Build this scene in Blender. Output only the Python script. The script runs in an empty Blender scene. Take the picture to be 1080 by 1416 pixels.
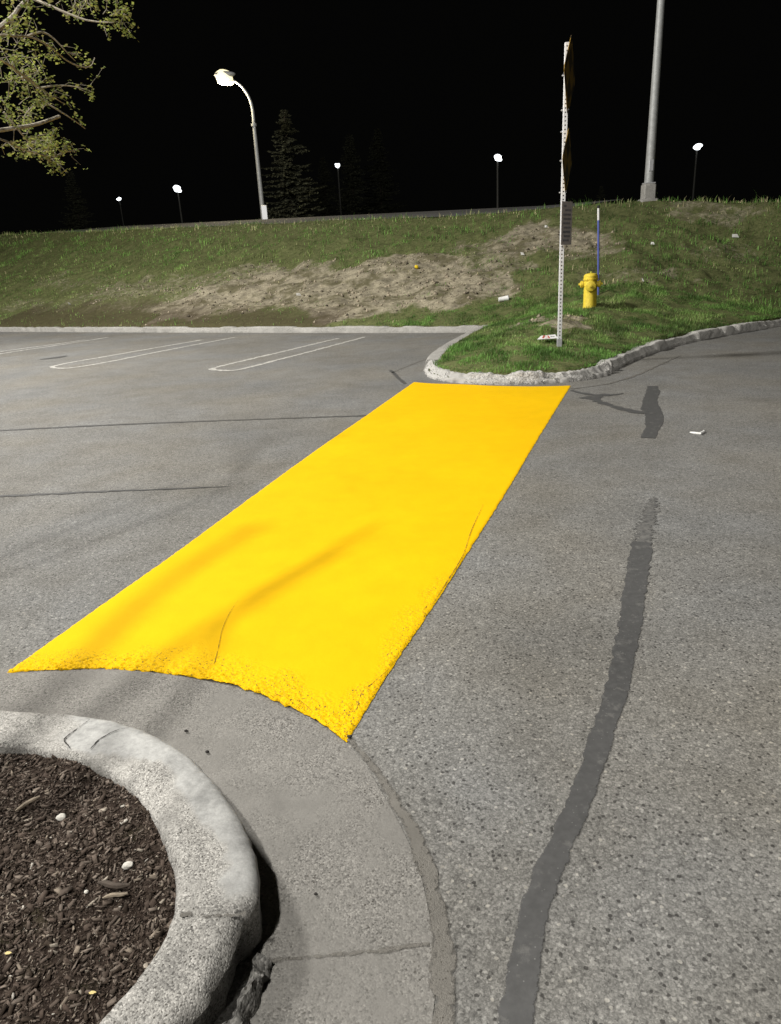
import bpy, math, random
import numpy as np
from mathutils import Matrix, Vector

random.seed(7)
rng = np.random.default_rng(11)
S = bpy.context.scene
COL = S.collection

# ------------------------------------------------------------------ camera model
F, CX, CY, H = 982., 545., 708., 1.55
_d = np.array([151., 2792., F]); UPV = -_d / np.linalg.norm(_d)
_f = np.array([0, 0, 1.]); YC = _f - _f.dot(UPV) * UPV; YC /= np.linalg.norm(YC)
XC = np.cross(YC, UPV)
if XC[0] < 0: XC = -XC
RM = np.stack([XC, YC, UPV])
EYE = np.array([0, 0, H])
def ray(u, v): return RM @ np.array([u - CX, v - CY, F])
def at(u, v, z=0.):                                   # photo pixel -> point at height z
    r = ray(u, v); return EYE + r * ((z - H) / r[2])
def atd(u, v, Y):                                     # photo pixel -> point at forward distance Y
    r = ray(u, v); return EYE + r * (Y / r[1])

cam = bpy.data.cameras.new('camera'); camo = bpy.data.objects.new('camera', cam); COL.objects.link(camo)
cam.sensor_fit = 'VERTICAL'; cam.sensor_height = 24; cam.sensor_width = 24; cam.lens = 24 * F / 1416
cam.shift_x = -5 / 1416; cam.clip_end = 2000; cam.clip_start = .05
m3 = np.stack([RM @ [1, 0, 0], RM @ [0, -1, 0], RM @ [0, 0, -1]], axis=1)
camo.matrix_world = Matrix.Translation((0, 0, H)) @ Matrix(m3.tolist()).to_4x4()
S.camera = camo

# ------------------------------------------------------------------ noise
def _h(ix, iy, s):
    n = (ix.astype(np.int64) * 374761393 + iy.astype(np.int64) * 668265263 + s * 1274126177) & 0x7fffffff
    n = ((n ^ (n >> 13)) * 1274126177) & 0x7fffffff
    return ((n ^ (n >> 16)) & 0xffff) / 65535.
def vn(x, y, s=0):
    x = np.asarray(x, float); y = np.asarray(y, float)
    ix, iy = np.floor(x), np.floor(y); fx, fy = x - ix, y - iy
    fx = fx * fx * (3 - 2 * fx); fy = fy * fy * (3 - 2 * fy)
    a, b = _h(ix, iy, s), _h(ix + 1, iy, s); c, d = _h(ix, iy + 1, s), _h(ix + 1, iy + 1, s)
    return (a * (1 - fx) + b * fx) * (1 - fy) + (c * (1 - fx) + d * fx) * fy
def fbm(x, y, s=0, o=4):
    t = 0; a = .5; n = 0
    for k in range(o):
        t = t + a * vn(np.asarray(x) * 2 ** k + 17.3 * k, np.asarray(y) * 2 ** k - 9.1 * k, s + k); n += a; a *= .5
    return t / n
def sstep(a, b, x): t = np.clip((x - a) / (b - a), 0, 1); return t * t * (3 - 2 * t)

# ------------------------------------------------------------------ object helpers
def tag(o, label=None, cat=None, group=None, kind=None):
    if label: o['label'] = label
    if cat: o['category'] = cat
    if group: o['group'] = group
    if kind: o['kind'] = kind
    return o
def empty(name, loc=(0, 0, 0), rz=0):
    o = bpy.data.objects.new(name, None); COL.objects.link(o)
    o.location = tuple(float(c) for c in loc); o.rotation_euler = (0, 0, rz); o.empty_display_size = .1
    return o
def mobj(name, verts, faces, mat, parent=None, smooth=False, attrs=None):
    me = bpy.data.meshes.new(name)
    me.from_pydata([tuple(map(float, v)) for v in verts], [], [tuple(map(int, f)) for f in faces])
    return _fin(name, me, mat, parent, smooth, attrs)
def fast(name, V, Fc, mat, parent=None, smooth=False, attrs=None):       # big meshes, V (n,3), Fc (m,k)
    V = np.asarray(V, np.float32); Fc = np.asarray(Fc, np.int32)
    me = bpy.data.meshes.new(name); k = Fc.shape[1]
    me.vertices.add(len(V)); me.vertices.foreach_set('co', V.ravel())
    me.loops.add(Fc.size); me.loops.foreach_set('vertex_index', Fc.ravel())
    me.polygons.add(len(Fc)); me.polygons.foreach_set('loop_start', np.arange(0, Fc.size, k, dtype=np.int32))
    me.update(calc_edges=True)
    return _fin(name, me, mat, parent, smooth, attrs)
def _fin(name, me, mat, parent, smooth, attrs):
    if smooth: me.polygons.foreach_set('use_smooth', np.ones(len(me.polygons), bool))
    for an, arr in (attrs or {}).items():
        arr = np.asarray(arr, np.float32)
        if arr.ndim == 1:
            a = me.attributes.new(an, 'FLOAT', 'POINT'); a.data.foreach_set('value', arr)
        else:
            a = me.attributes.new(an, 'FLOAT_COLOR', 'POINT')
            a.data.foreach_set('color', np.c_[arr, np.ones(len(arr))].astype(np.float32).ravel())
    me.update(); me.materials.append(mat)
    o = bpy.data.objects.new(name, me); COL.objects.link(o)
    if parent: o.parent = parent
    return o
def copy_tree(o, parent=None):
    c = o.copy(); COL.objects.link(c); c.parent = parent
    for ch in [x for x in bpy.data.objects if x.parent == o]: copy_tree(ch, c)
    return c

class MB:
    def __init__(s): s.v = []; s.f = []
    def add(s, vs, fs):
        b = len(s.v); s.v += [tuple(map(float, v)) for v in vs]; s.f += [tuple(b + i for i in f) for f in fs]
    def tube(s, pts, rad, seg=12, cap=True):
        pts = [np.array(p, float) for p in pts]; n = len(pts)
        rad = [rad] * n if np.isscalar(rad) else rad
        vs = []; prev = None
        for i, p in enumerate(pts):
            t = pts[min(i + 1, n - 1)] - pts[max(i - 1, 0)]; t /= (np.linalg.norm(t) + 1e-9)
            if prev is None:
                a = np.array([0, 0, 1.]) if abs(t[2]) < .9 else np.array([1., 0, 0]); prev = np.cross(t, a)
            x = prev - t * prev.dot(t); x /= (np.linalg.norm(x) + 1e-9); prev = x; y = np.cross(t, x)
            for k in range(seg):
                w = 2 * math.pi * k / seg; vs.append(p + rad[i] * (math.cos(w) * x + math.sin(w) * y))
        fs = [(i * seg + k, i * seg + (k + 1) % seg, (i + 1) * seg + (k + 1) % seg, (i + 1) * seg + k) for i in range(n - 1) for k in range(seg)]
        if cap: fs += [tuple(range(seg))[::-1], tuple(range((n - 1) * seg, n * seg))]
        s.add(vs, fs)
    def box(s, c, d, bev=.0, M=None):
        x, y, z = [q / 2 for q in d]; b = min(bev, x * .9, y * .9, z * .9)
        if b <= 0:
            vs = [(i * x, j * y, k * z) for i in (-1, 1) for j in (-1, 1) for k in (-1, 1)]
            fs = [(0, 1, 3, 2), (4, 6, 7, 5), (0, 4, 5, 1), (2, 3, 7, 6), (0, 2, 6, 4), (1, 5, 7, 3)]
        else:
            o8 = lambda xx, yy: [(xx - b, -yy), (xx, -yy + b), (xx, yy - b), (xx - b, yy), (-xx + b, yy), (-xx, yy - b), (-xx, -yy + b), (-xx + b, -yy)]
            vs = []
            for zz, q in ((-z, b), (-z + b, 0), (z - b, 0), (z, b)): vs += [(px, py, zz) for px, py in o8(x - q, y - q)]
            fs = [tuple(range(8))[::-1], tuple(range(24, 32))] + [(r * 8 + k, r * 8 + (k + 1) % 8, r * 8 + 8 + (k + 1) % 8, r * 8 + 8 + k) for r in range(3) for k in range(8)]
        if M is not None: vs = [M @ Vector(v) for v in vs]
        s.add([(v[0] + c[0], v[1] + c[1], v[2] + c[2]) for v in vs], fs)
    def lathe(s, prof, seg=24, M=None, c=(0, 0, 0)):            # prof [(r,z)]
        n = len(prof); vs = [(r * math.cos(2 * math.pi * k / seg), r * math.sin(2 * math.pi * k / seg), z) for r, z in prof for k in range(seg)]
        fs = [(i * seg + k, i * seg + (k + 1) % seg, (i + 1) * seg + (k + 1) % seg, (i + 1) * seg + k) for i in range(n - 1) for k in range(seg)]
        fs += [tuple(range(seg))[::-1], tuple(range((n - 1) * seg, n * seg))]
        if M is not None: vs = [M @ Vector(v) for v in vs]
        s.add([(v[0] + c[0], v[1] + c[1], v[2] + c[2]) for v in vs], fs)
    def blob(s, c, r, seed=0, amp=.25, n=10):                   # lumpy stone
        rr = random.Random(seed); ph = [rr.uniform(0, 6) for _ in range(6)]; prof = []
        vs = [(0, 0, -1)]; 
        for i in range(1, n):
            th = math.pi * i / n
            for k in range(n * 2):
                a = math.pi * k / n; vs.append((math.sin(th) * math.cos(a), math.sin(th) * math.sin(a), -math.cos(th)))
        vs.append((0, 0, 1)); w = n * 2
        out = []
        for x, y, z in vs:
            q = 1 + amp * (math.sin(3 * x + ph[0] + 2 * z) * .5 + math.sin(4 * y + ph[1]) * .4 + math.sin(5 * z + ph[2] + 3 * x) * .3)
            out.append((c[0] + x * r[0] * q, c[1] + y * r[1] * q, c[2] + z * r[2] * q))
        fs = [(0, 1 + (k + 1) % w, 1 + k) for k in range(w)]
        for i in range(n - 2): fs += [(1 + i * w + k, 1 + i * w + (k + 1) % w, 1 + (i + 1) * w + (k + 1) % w, 1 + (i + 1) * w + k) for k in range(w)]
        e = len(vs) - 1; fs += [(e, 1 + (n - 2) * w + k, 1 + (n - 2) * w + (k + 1) % w) for k in range(w)]
        s.add(out, fs)
    def build(s, name, mat, parent=None, smooth=True, angle=35):
        o = mobj(name, s.v, s.f, mat, parent, smooth)
        if smooth:
            try: o.data.set_sharp_from_angle(angle=math.radians(angle))
            except Exception: pass
        return o

# ------------------------------------------------------------------ material helpers
class NT:
    def __init__(s, name, rough=.8, spec=.3):
        s.m = bpy.data.materials.new(name); s.m.use_nodes = True; s.t = s.m.node_tree; s.b = s.t.nodes['Principled BSDF']
        s.b.inputs['Roughness'].default_value = rough; s.b.inputs['Specular IOR Level'].default_value = spec
        s.pos = s.n('ShaderNodeNewGeometry').outputs['Position']
    def n(s, t, **kw):
        nd = s.t.nodes.new(t)
        for k, v in kw.items(): setattr(nd, k, v)
        return nd
    def put(s, sock, v):
        if isinstance(v, bpy.types.NodeSocket): s.t.links.new(v, sock)
        elif isinstance(v, tuple) and len(v) == 3 and sock.type == 'RGBA': sock.default_value = (*v, 1)
        else: sock.default_value = v
    def noise(s, scale, detail=4, rough=.55, vec=None, out='Fac'):
        d = s.n('ShaderNodeTexNoise'); s.put(d.inputs['Vector'], vec or s.pos)
        d.inputs['Scale'].default_value = scale; d.inputs['Detail'].default_value = detail; d.inputs['Roughness'].default_value = rough
        return d.outputs[out]
    def vor(s, scale, feature='F1', vec=None):
        d = s.n('ShaderNodeTexVoronoi', feature=feature); s.put(d.inputs['Vector'], vec or s.pos); d.inputs['Scale'].default_value = scale
        return d.outputs
    def sep(s, c):
        d = s.n('ShaderNodeSeparateColor'); s.put(d.inputs[0], c); return d.outputs
    def ramp(s, fac, stops, const=False):
        d = s.n('ShaderNodeValToRGB'); s.put(d.inputs[0], fac); cr = d.color_ramp
        if const: cr.interpolation = 'CONSTANT'
        while len(cr.elements) > 1: cr.elements.remove(cr.elements[0])
        for i, (p, c) in enumerate(stops):
            e = cr.elements[0] if i == 0 else cr.elements.new(p)
            e.position = p; c = (c, c, c) if np.isscalar(c) else c; e.color = (*c, 1)
        return d.outputs[0]
    def mix(s, fac, a, b, mode='MIX'):
        d = s.n('ShaderNodeMix', data_type='RGBA', blend_type=mode); s.put(d.inputs[0], fac); s.put(d.inputs[6], a); s.put(d.inputs[7], b); return d.outputs[2]
    def math(s, op, a, b=0.):
        d = s.n('ShaderNodeMath', operation=op); s.put(d.inputs[0], a); s.put(d.inputs[1], b); return d.outputs[0]
    def attr(s, name, out='Color'):
        d = s.n('ShaderNodeAttribute'); d.attribute_name = name; return d.outputs[out]
    def grain(s, sc=150, amp=.02, soft=.004):                 # granular outline: grains of the edge missing
        e = s.math('ADD', s.attr('rim', 'Fac'), s.math('MULTIPLY', s.math('SUBTRACT', s.noise(sc, 3, .6), .55), amp))
        d = s.n('ShaderNodeMapRange'); s.put(d.inputs[0], e); d.inputs[1].default_value = -soft / 2; d.inputs[2].default_value = soft / 2
        s.put(s.b.inputs['Alpha'], d.outputs[0])
    def bump(s, h, strength=.5, dist=.01, nrm=None):
        d = s.n('ShaderNodeBump'); s.put(d.inputs['Height'], h); d.inputs['Strength'].default_value = strength; d.inputs['Distance'].default_value = dist
        if nrm: s.put(d.inputs['Normal'], nrm)
        return d.outputs[0]
    def out(s, col, nrm=None, rough=None, metal=None):
        s.put(s.b.inputs['Base Color'], col)
        if nrm: s.put(s.b.inputs['Normal'], nrm)
        if rough is not None: s.put(s.b.inputs['Roughness'], rough)
        if metal is not None: s.put(s.b.inputs['Metallic'], metal)
        return s.m
def plain(name, col, rough=.6, metal=0., var=.18, scale=14, bump=0.):
    t = NT(name, rough); n = t.noise(scale, 5)
    c = t.mix(t.ramp(n, [(.3, 1 - var), (.7, 1.0)]), (0., 0., 0.), col, 'MULTIPLY')
    c = t.mix(1., col, t.ramp(n, [(.3, 1 - var), (.7, 1.0)]), 'MULTIPLY')
    return t.out(c, t.bump(n, bump, .01) if bump else None, metal=metal)
def emit(name, col, st):
    m = bpy.data.materials.new(name); m.use_nodes = True; b = m.node_tree.nodes['Principled BSDF']
    b.inputs['Base Color'].default_value = (.8, .8, .8, 1); b.inputs['Emission Color'].default_value = (*col, 1); b.inputs['Emission Strength'].default_value = st
    return m

def asphalt(name, tone=1., tint=(1, 1, 1)):
    t = NT(name, .85, .25)
    warp = t.n('ShaderNodeVectorMath', operation='ADD'); t.put(warp.inputs[0], t.pos)
    sc = t.n('ShaderNodeVectorMath', operation='SCALE'); t.put(sc.inputs[0], t.noise(110, 3, out='Color')); sc.inputs['Scale'].default_value = .010
    t.put(warp.inputs[1], sc.outputs[0]); P = warp.outputs[0]
    v1 = t.vor(120, vec=P); v2 = t.vor(250, vec=P); v3 = t.vor(62, vec=P)
    a = t.ramp(t.sep(v1['Color'])[0], [(0, .06), (.12, .125), (.6, .175), (.9, .22), (1, .34)])
    b = t.ramp(t.sep(v2['Color'])[1], [(0, .07), (.5, .165), (1, .30)])
    c = t.mix(.45, a, b)
    c = t.mix(1., c, t.ramp(t.noise(330, 3, .7), [(.3, .78), (.7, 1.2)]), 'MULTIPLY')
    gap = t.ramp(v1['Distance'], [(.40, 1.), (.75, .74)])
    c = t.mix(1., c, gap, 'MULTIPLY')
    # scattered dark and pale stones
    s3 = t.sep(v3['Color']); near = t.ramp(v3['Distance'], [(.30, 1.), (.36, 0.)])
    dark = t.math('MULTIPLY', near, t.ramp(s3[0], [(.0, 1.), (.19, 1.), (.195, 0.)]))
    c = t.mix(t.math('MULTIPLY', dark, .8), c, (.028, .027, .027))
    pale = t.math('MULTIPLY', near, t.ramp(s3[1], [(.93, 0.), (.935, 1.)]))
    c = t.mix(t.math('MULTIPLY', pale, .5), c, (.42, .41, .39))
    big = t.noise(.45, 4); mid = t.noise(3.2, 5)
    c = t.mix(1., c, t.ramp(big, [(.3, .86), (.7, 1.12)]), 'MULTIPLY')
    c = t.mix(1., c, t.ramp(mid, [(.3, .88), (.72, 1.1)]), 'MULTIPLY')
    c = t.mix(1., c, t.ramp(t.noise(.8, 3), [(.35, (1.02, .99, .93)), (.65, (.98, 1.0, 1.03))]), 'MULTIPLY')
    c = t.mix(1., c, t.ramp(t.noise(26, 5, .75), [(.3, .80), (.7, 1.2)]), 'MULTIPLY')
    c = t.mix(1., c, tuple(tone * q for q in tint), 'MULTIPLY')
    h = t.math('ADD', t.math('MULTIPLY', v1['Distance'], -1.), t.math('MULTIPLY', dark, -.8))
    return t.out(c, t.bump(h, .30, .003, t.bump(t.noise(8, 4), .2, .01)))
def concrete(name, base=.3, agg=.5, tint=(1, .975, .92), patchy=True, sc=1., soft=.02, mortar=False, grain=0):
    t = NT(name, .9, .2)
    if grain: t.grain(60, grain, .012)
    v1 = t.vor(150 * sc); v3 = t.vor(75 * sc)
    fine = t.ramp(t.sep(v1['Color'])[0], [(0, base * .32), (.3, base * .8), (.8, base * 1.12), (1, base * 1.6)])
    n = t.noise(240, 4, .7)
    smooth = t.mix(1., t.ramp(n, [(.3, base * .98), (.7, base * 1.16)]), t.ramp(t.noise(9, 5), [(.3, .85), (.7, 1.08)]), 'MULTIPLY')
    mask = t.ramp(t.noise(2.6, 6, .65), [(.48 - soft, 0.), (.48 + soft, 1.)]) if patchy else agg
    if mortar:
        mo = t.attr('mortar', 'Fac'); mask = t.math('MULTIPLY', t.math('MAXIMUM', mask, .6), t.math('SUBTRACT', 1., mo))
        stain = t.ramp(t.noise(7, 6, .7), [(.36, .70), (.56, 1.05)])
        smooth = t.mix(1., smooth, stain, 'MULTIPLY'); fine = t.mix(1., fine, stain, 'MULTIPLY')
        smooth = t.mix(mo, smooth, t.mix(1., t.mix(1., smooth, t.ramp(t.noise(45, 6, .7), [(.32, .78), (.68, 1.12)]), 'MULTIPLY'), (1.05, 1.08, 1.12), 'MULTIPLY'))
    c = t.mix(t.math('MULTIPLY', mask, agg if patchy else 1.), smooth, fine)
    s3 = t.sep(v3['Color']); near = t.ramp(v3['Distance'], [(.26, 1.), (.34, 0.)])
    pit = t.math('MULTIPLY', t.math('MULTIPLY', near, t.ramp(s3[0], [(.13, 1.), (.14, 0.)])), mask)
    c = t.mix(t.math('MULTIPLY', pit, .8), c, (.05, .047, .042))
    c = t.mix(1., c, t.ramp(t.noise(1.3, 5), [(.3, .82), (.7, 1.1)]), 'MULTIPLY')
    c = t.mix(1., c, tint, 'MULTIPLY')
    h = t.math('ADD', t.math('MULTIPLY', v1['Distance'], t.math('MULTIPLY', mask, -.8)), t.math('MULTIPLY', pit, -1.))
    return t.out(c, t.bump(h, .5, .004, t.bump(t.noise(30, 5, .65), .3, .01)))

M_ASPH = asphalt('worn_asphalt', .98, (1.02, 1., .95))
M_ROAD = asphalt('hilltop_asphalt', .9)
M_KERB = concrete('kerb_concrete', .33, .9, sc=1.7)
M_IKERB = concrete('island_kerb_concrete', .33, .9, sc=1.7, mortar=True)
M_GUT = concrete('gutter_concrete', .19, .85, (1, .965, .90), sc=1.35, soft=.12)
M_WHITEK = concrete('spalled_concrete', .39, 1., (1, .98, .94), sc=.6)
M_DRIVEK = concrete('chipped_concrete', .43, .9, (1, .98, .93), sc=1.2)
M_DARKC = concrete('broken_concrete', .20, .9)

def mk_tar(wr=.565):
    t = NT('tar_seal', .55, .4); n = t.noise(35, 5, .65); v = t.vor(140)
    c = t.ramp(n, [(.3, .058), (.7, .082)])
    sp = t.math('MULTIPLY', t.ramp(v['Distance'], [(.2, 1.), (.3, 0.)]), t.ramp(t.sep(v['Color'])[0], [(.93, 0.), (.94, 1.)]))
    c = t.mix(t.math('MULTIPLY', sp, .55), c, (.26, .26, .25))
    wear = t.ramp(t.noise(14 if wr > .5 else 26, 6, .7), [(wr, 0.), (wr + (.08 if wr > .5 else .22), 1.)])
    c = t.mix(t.math('MULTIPLY', wear, .5 if wr > .5 else .9), c, (.155, .152, .145))
    t.grain(150, .022) if wr > .5 else t.grain(30, .20, .01)
    return t.out(c, t.bump(n, .12, .004))
M_TAR = mk_tar(); M_TARW = mk_tar(.38)
def mk_yellow():
    t = NT('yellow_paint', .8, .08); e = t.attr('edge', 'Fac')
    v = t.vor(85); v2 = t.vor(200); n = t.noise(1.1, 4)
    c = t.ramp(n, [(.3, (.69, .410, .001)), (.7, (.74, .452, .0015))])
    streak = t.noise(6, 5)
    c = t.mix(1., c, t.ramp(streak, [(.3, (.95, .94, .91)), (.7, (1., 1., 1.))]), 'MULTIPLY')
    # missing flakes close to the crumbling edge
    fl = t.math('MULTIPLY', t.ramp(t.noise(110, 4, .7), [(.575, 0.), (.62, 1.)]), t.ramp(e, [(.12, 0.), (.5, 1.)]))
    c = t.mix(fl, c, (.10, .075, .03))
    h = t.math('ADD', t.math('MULTIPLY', v['Distance'], -.8), t.math('MULTIPLY', v2['Distance'], -.35))
    st = t.math('ADD', .07, t.math('MULTIPLY', e, 1.2))
    hh = t.math('MULTIPLY', h, st)
    return t.out(c, t.bump(hh, .5, .006, t.bump(t.noise(5, 4), .25, .02)))
M_YEL = mk_yellow()
def mk_white_line():
    t = NT('worn_white_paint', .7); n = t.noise(22, 6, .7)
    t.grain(40, .06, .01)
    return t.out(t.mix(t.ramp(n, [(.46, 0.), (.62, 1.)]), (.44, .43, .405), (.15, .148, .14)))
M_LINE = mk_white_line()
M_SILT = concrete('silt', .145, .3, (1, .95, .86), sc=2., grain=.045)
M_PCRACK = plain('dirty_paint_crack', (.16, .10, .02), .95)
M_CRACK = plain('dark_crack', (.022, .02, .018), .95)  # near-black colour of the kerb crack lines
def mk_soil():
    t = NT('embankment_soil', .95, .1); b = t.attr('bare', 'Fac'); dk = t.attr('damp', 'Fac')
    n = t.noise(3.5, 6, .65); n2 = t.noise(22, 5, .7)
    dirt = t.ramp(n2, [(.25, (.14, .12, .085)), (.45, (.265, .235, .17)), (.75, (.41, .375, .28))])
    dirt = t.mix(1., dirt, t.ramp(n, [(.36, .5), (.6, 1.12)]), 'MULTIPLY')
    dirt = t.mix(t.ramp(t.noise(1.6, 5, .65), [(.48, 0.), (.60, .8)]), dirt, (.085, .078, .04))
    n3 = t.noise(5, 6, .7); thatch = t.ramp(t.math('ADD', t.math('MULTIPLY', n2, .5), t.math('MULTIPLY', n3, .5)), [(.36, (.035, .045, .016)), (.5, (.10, .11, .045)), (.64, (.15, .16, .07))])
    f = t.ramp(t.math('ADD', b, t.math('MULTIPLY', t.math('SUBTRACT', t.noise(9, 6, .7), .5), 1.7)), [(.22, 0.), (.75, 1.)])
    c = t.mix(f, thatch, dirt)
    c = t.mix(t.math('MULTIPLY', dk, .75), c, (.05, .036, .024))
    return t.out(c, t.bump(n2, .35, .03, t.bump(n, .3, .10)))
M_SOIL = mk_soil()
def mk_vcol(name, rough=.7, trans=0., spec=.2, var=0.):
    t = NT(name, rough, spec); c = t.attr('tint')
    if var: c = t.mix(1., c, t.ramp(t.noise(160, 4, .7), [(.3, 1 - var), (.7, 1.15)]), 'MULTIPLY')
    m = t.out(c)
    if trans:
        o = t.t.nodes['Material Output']; tr = t.n('ShaderNodeBsdfTranslucent'); t.put(tr.inputs[0], c)
        mx = t.n('ShaderNodeMixShader'); mx.inputs[0].default_value = trans
        t.t.links.new(t.b.outputs[0], mx.inputs[1]); t.t.links.new(tr.outputs[0], mx.inputs[2]); t.t.links.new(mx.outputs[0], o.inputs[0])
    return m
M_GRASS = mk_vcol('grass_blades', .6, .25)
M_LEAF = mk_vcol('young_leaves', .9, .3, .05)
M_CHIP = mk_vcol('bark_chips', .9, 0, .1, .35)
M_NEEDLE = mk_vcol('needles', .7, .15)
def mk_mulch():
    t = NT('mulch_soil', .95, .1); n = t.noise(60, 6, .7); v = t.vor(120)
    c = t.mix(.5, t.ramp(n, [(.3, (.018, .013, .010)), (.7, (.065, .046, .035))]), t.ramp(t.sep(v['Color'])[0], [(0, (.015, .011, .009)), (.8, (.05, .037, .03)), (1, (.14, .11, .09))]))
    c = t.mix(t.ramp(t.noise(4, 4), [(.58, 0.), (.72, .5)]), c, (.05, .06, .02))
    return t.out(c, t.bump(n, 1., .02))
M_MULCH = mk_mulch()
def mk_bark(name, c1, c2, sc=40):
    t = NT(name, .9, .15); n = t.noise(sc, 6, .7); return t.out(t.ramp(n, [(.3, c1), (.7, c2)]), t.bump(n, .6, .01))
M_BARK = mk_bark('grey_bark', (.20, .18, .14), (.42, .38, .31))
M_SBARK = mk_bark('spruce_bark', (.03, .026, .022), (.06, .05, .042), 12)
M_GALV = plain('galvanised_steel', (.52, .53, .55), .45, .35, .2, 30)
M_PAINTPOLE = plain('weathered_grey_pole', (.36, .37, .37), .55, .2, .25, 9)
M_DARKMETAL = plain('dark_housing', (.05, .05, .05), .5)
M_HYD = plain('yellow_hydrant_paint', (.80, .62, .06), .5, 0, .25, 25, .15)
M_HYDG = plain('green_yellow_nut_paint', (.40, .42, .06), .5)
M_BLUE = plain('blue_marker_plastic', (.10, .13, .42), .4)
M_WHITE = plain('white_plastic', (.75, .75, .74), .5, 0, .12)
M_RED = plain('red_ink', (.45, .08, .06), .6)
M_INK = plain('grey_ink', (.10, .10, .11), .6)
M_BLACK = plain('black_sheeting', (.02, .02, .02), .6)
M_PLATE = plain('grey_sign_sheeting', (.30, .275, .26), .5, 0, .2)
M_STONE = plain('white_stone', (.60, .58, .53), .85, 0, .35, 60, .4)
M_WOOD = plain('pale_wood', (.30, .25, .19), .85, 0, .4, 45, .5)
M_DWOOD = plain('dark_wood', (.085, .068, .055), .9, 0, .4, 45, .5)
M_YLEAF = plain('yellow_leaf', (.62, .50, .20), .6, 0, .2)
M_YELBALL = plain('yellow_wrapper', (.75, .55, .02), .5)
def mk_perf():                                              # perforated square tube: a row of dark holes
    t = NT('perforated_steel', .4, .5); tc = t.n('ShaderNodeTexCoord').outputs['Object']
    s = t.n('ShaderNodeSeparateXYZ'); t.put(s.inputs[0], tc)
    z = t.math('SUBTRACT', t.math('MODULO', t.math('ADD', s.outputs[2], 10.), .0508), .0254)
    def hole(ax): return t.math('LESS_THAN', t.math('ADD', t.math('POWER', ax, 2.), t.math('POWER', z, 2.)), .0102 ** 2)
    n = t.noise(20, 5); c = t.ramp(n, [(.3, (.62, .63, .66)), (.7, (.78, .79, .81))])
    h = t.math('MAXIMUM', t.math('MULTIPLY', hole(s.outputs[0]), t.math('GREATER_THAN', t.math('ABSOLUTE', s.outputs[1]), .0285)),
               t.math('MULTIPLY', hole(s.outputs[1]), t.math('GREATER_THAN', t.math('ABSOLUTE', s.outputs[0]), .0285)))
    return t.out(t.mix(h, c, (.02, .02, .022)), metal=.0)
M_PERF = mk_perf()
def mk_check():
    t = NT('checkerboard_sheeting', .45, .4); tc = t.n('ShaderNodeTexCoord').outputs['Object']
    s = t.n('ShaderNodeSeparateXYZ'); t.put(s.inputs[0], tc)
    a = t.math('MULTIPLY', t.math('ADD', s.outputs[0], s.outputs[2]), .7071); b = t.math('MULTIPLY', t.math('SUBTRACT', s.outputs[0], s.outputs[2]), .7071)
    cell = .24
    fl = lambda q: t.math('FLOOR', t.math('DIVIDE', t.math('ADD', q, 5 * cell * 2), cell))
    k = t.math('MODULO', t.math('ADD', fl(a), fl(b)), 2.)
    n = t.noise(15, 4)
    return t.out(t.mix(k, t.ramp(n, [(.3, (.24, .15, .03)), (.7, (.32, .20, .04))]), (.06, .045, .025)))
M_CHECK = mk_check()
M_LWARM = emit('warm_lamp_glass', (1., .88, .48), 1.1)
M_LCOOL = emit('white_lamp_glass', (.92, .97, 1.), 3.)
M_DPOLE = plain('dark_lamp_pole', (.06, .06, .055), .6)

# ------------------------------------------------------------------ curves
def spline(pts, step):
    P = np.array(pts, float); P = np.vstack([2 * P[0] - P[1], P, 2 * P[-1] - P[-2]]); out = []
    for i in range(1, len(P) - 2):
        p0, p1, p2, p3 = P[i - 1:i + 3]; n = max(2, int(np.linalg.norm(p2 - p1) / step))
        for t in np.linspace(0, 1, n, endpoint=False):
            out.append(.5 * (2 * p1 + (p2 - p0) * t + (2 * p0 - 5 * p1 + 4 * p2 - p3) * t * t + (3 * p1 - p0 - 3 * p2 + p3) * t ** 3))
    out.append(P[-2]); return np.array(out)
def resamp(P, step):
    P = np.asarray(P, float); L = np.r_[0, np.cumsum(np.linalg.norm(np.diff(P, axis=0), axis=1))]
    s = np.linspace(0, L[-1], max(2, int(L[-1] / step))); return np.stack([np.interp(s, L, P[:, k]) for k in range(P.shape[1])], 1)
def normals(P):
    t = np.gradient(P[:, :2], axis=0); t /= np.linalg.norm(t, axis=1)[:, None] + 1e-9
    return np.stack([-t[:, 1], t[:, 0]], 1)                # left of travel
def ribbon(name, pts, w, z, mat, jit=.15, step=.03, seed=0, kind='structure', freq=18):
    P = resamp(spline(np.array(pts)[:, :2], step), step); n = normals(P); s = np.linspace(0, 1, len(P))
    ww = np.interp(s, np.linspace(0, 1, len(w)), w) if not np.isscalar(w) else np.full(len(P), w)
    L = np.arange(len(P)) * step
    a = ww * (.5 + jit * (fbm(L * freq, L * 0 + 3, seed) - .5) * 2); b = ww * (.5 + jit * (fbm(L * freq, L * 0 + 9, seed + 5) - .5) * 2)
    rows, rim = [], []
    for q in (0, .15, .5, .85, 1):
        off_ = a * (1 - q) - b * q; rows.append(np.c_[P + n * off_[:, None], np.full(len(P), z)]); rim.append((a + b) * min(q, 1 - q))
    V = np.vstack(rows); N = len(P)
    Fc = [(r * N + i, r * N + N + i, r * N + N + i + 1, r * N + i + 1) for r in range(4) for i in range(N - 1)]
    return tag(fast(name, V, Fc, mat, None, False, {'rim': np.concatenate(rim)}), kind=kind)
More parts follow.
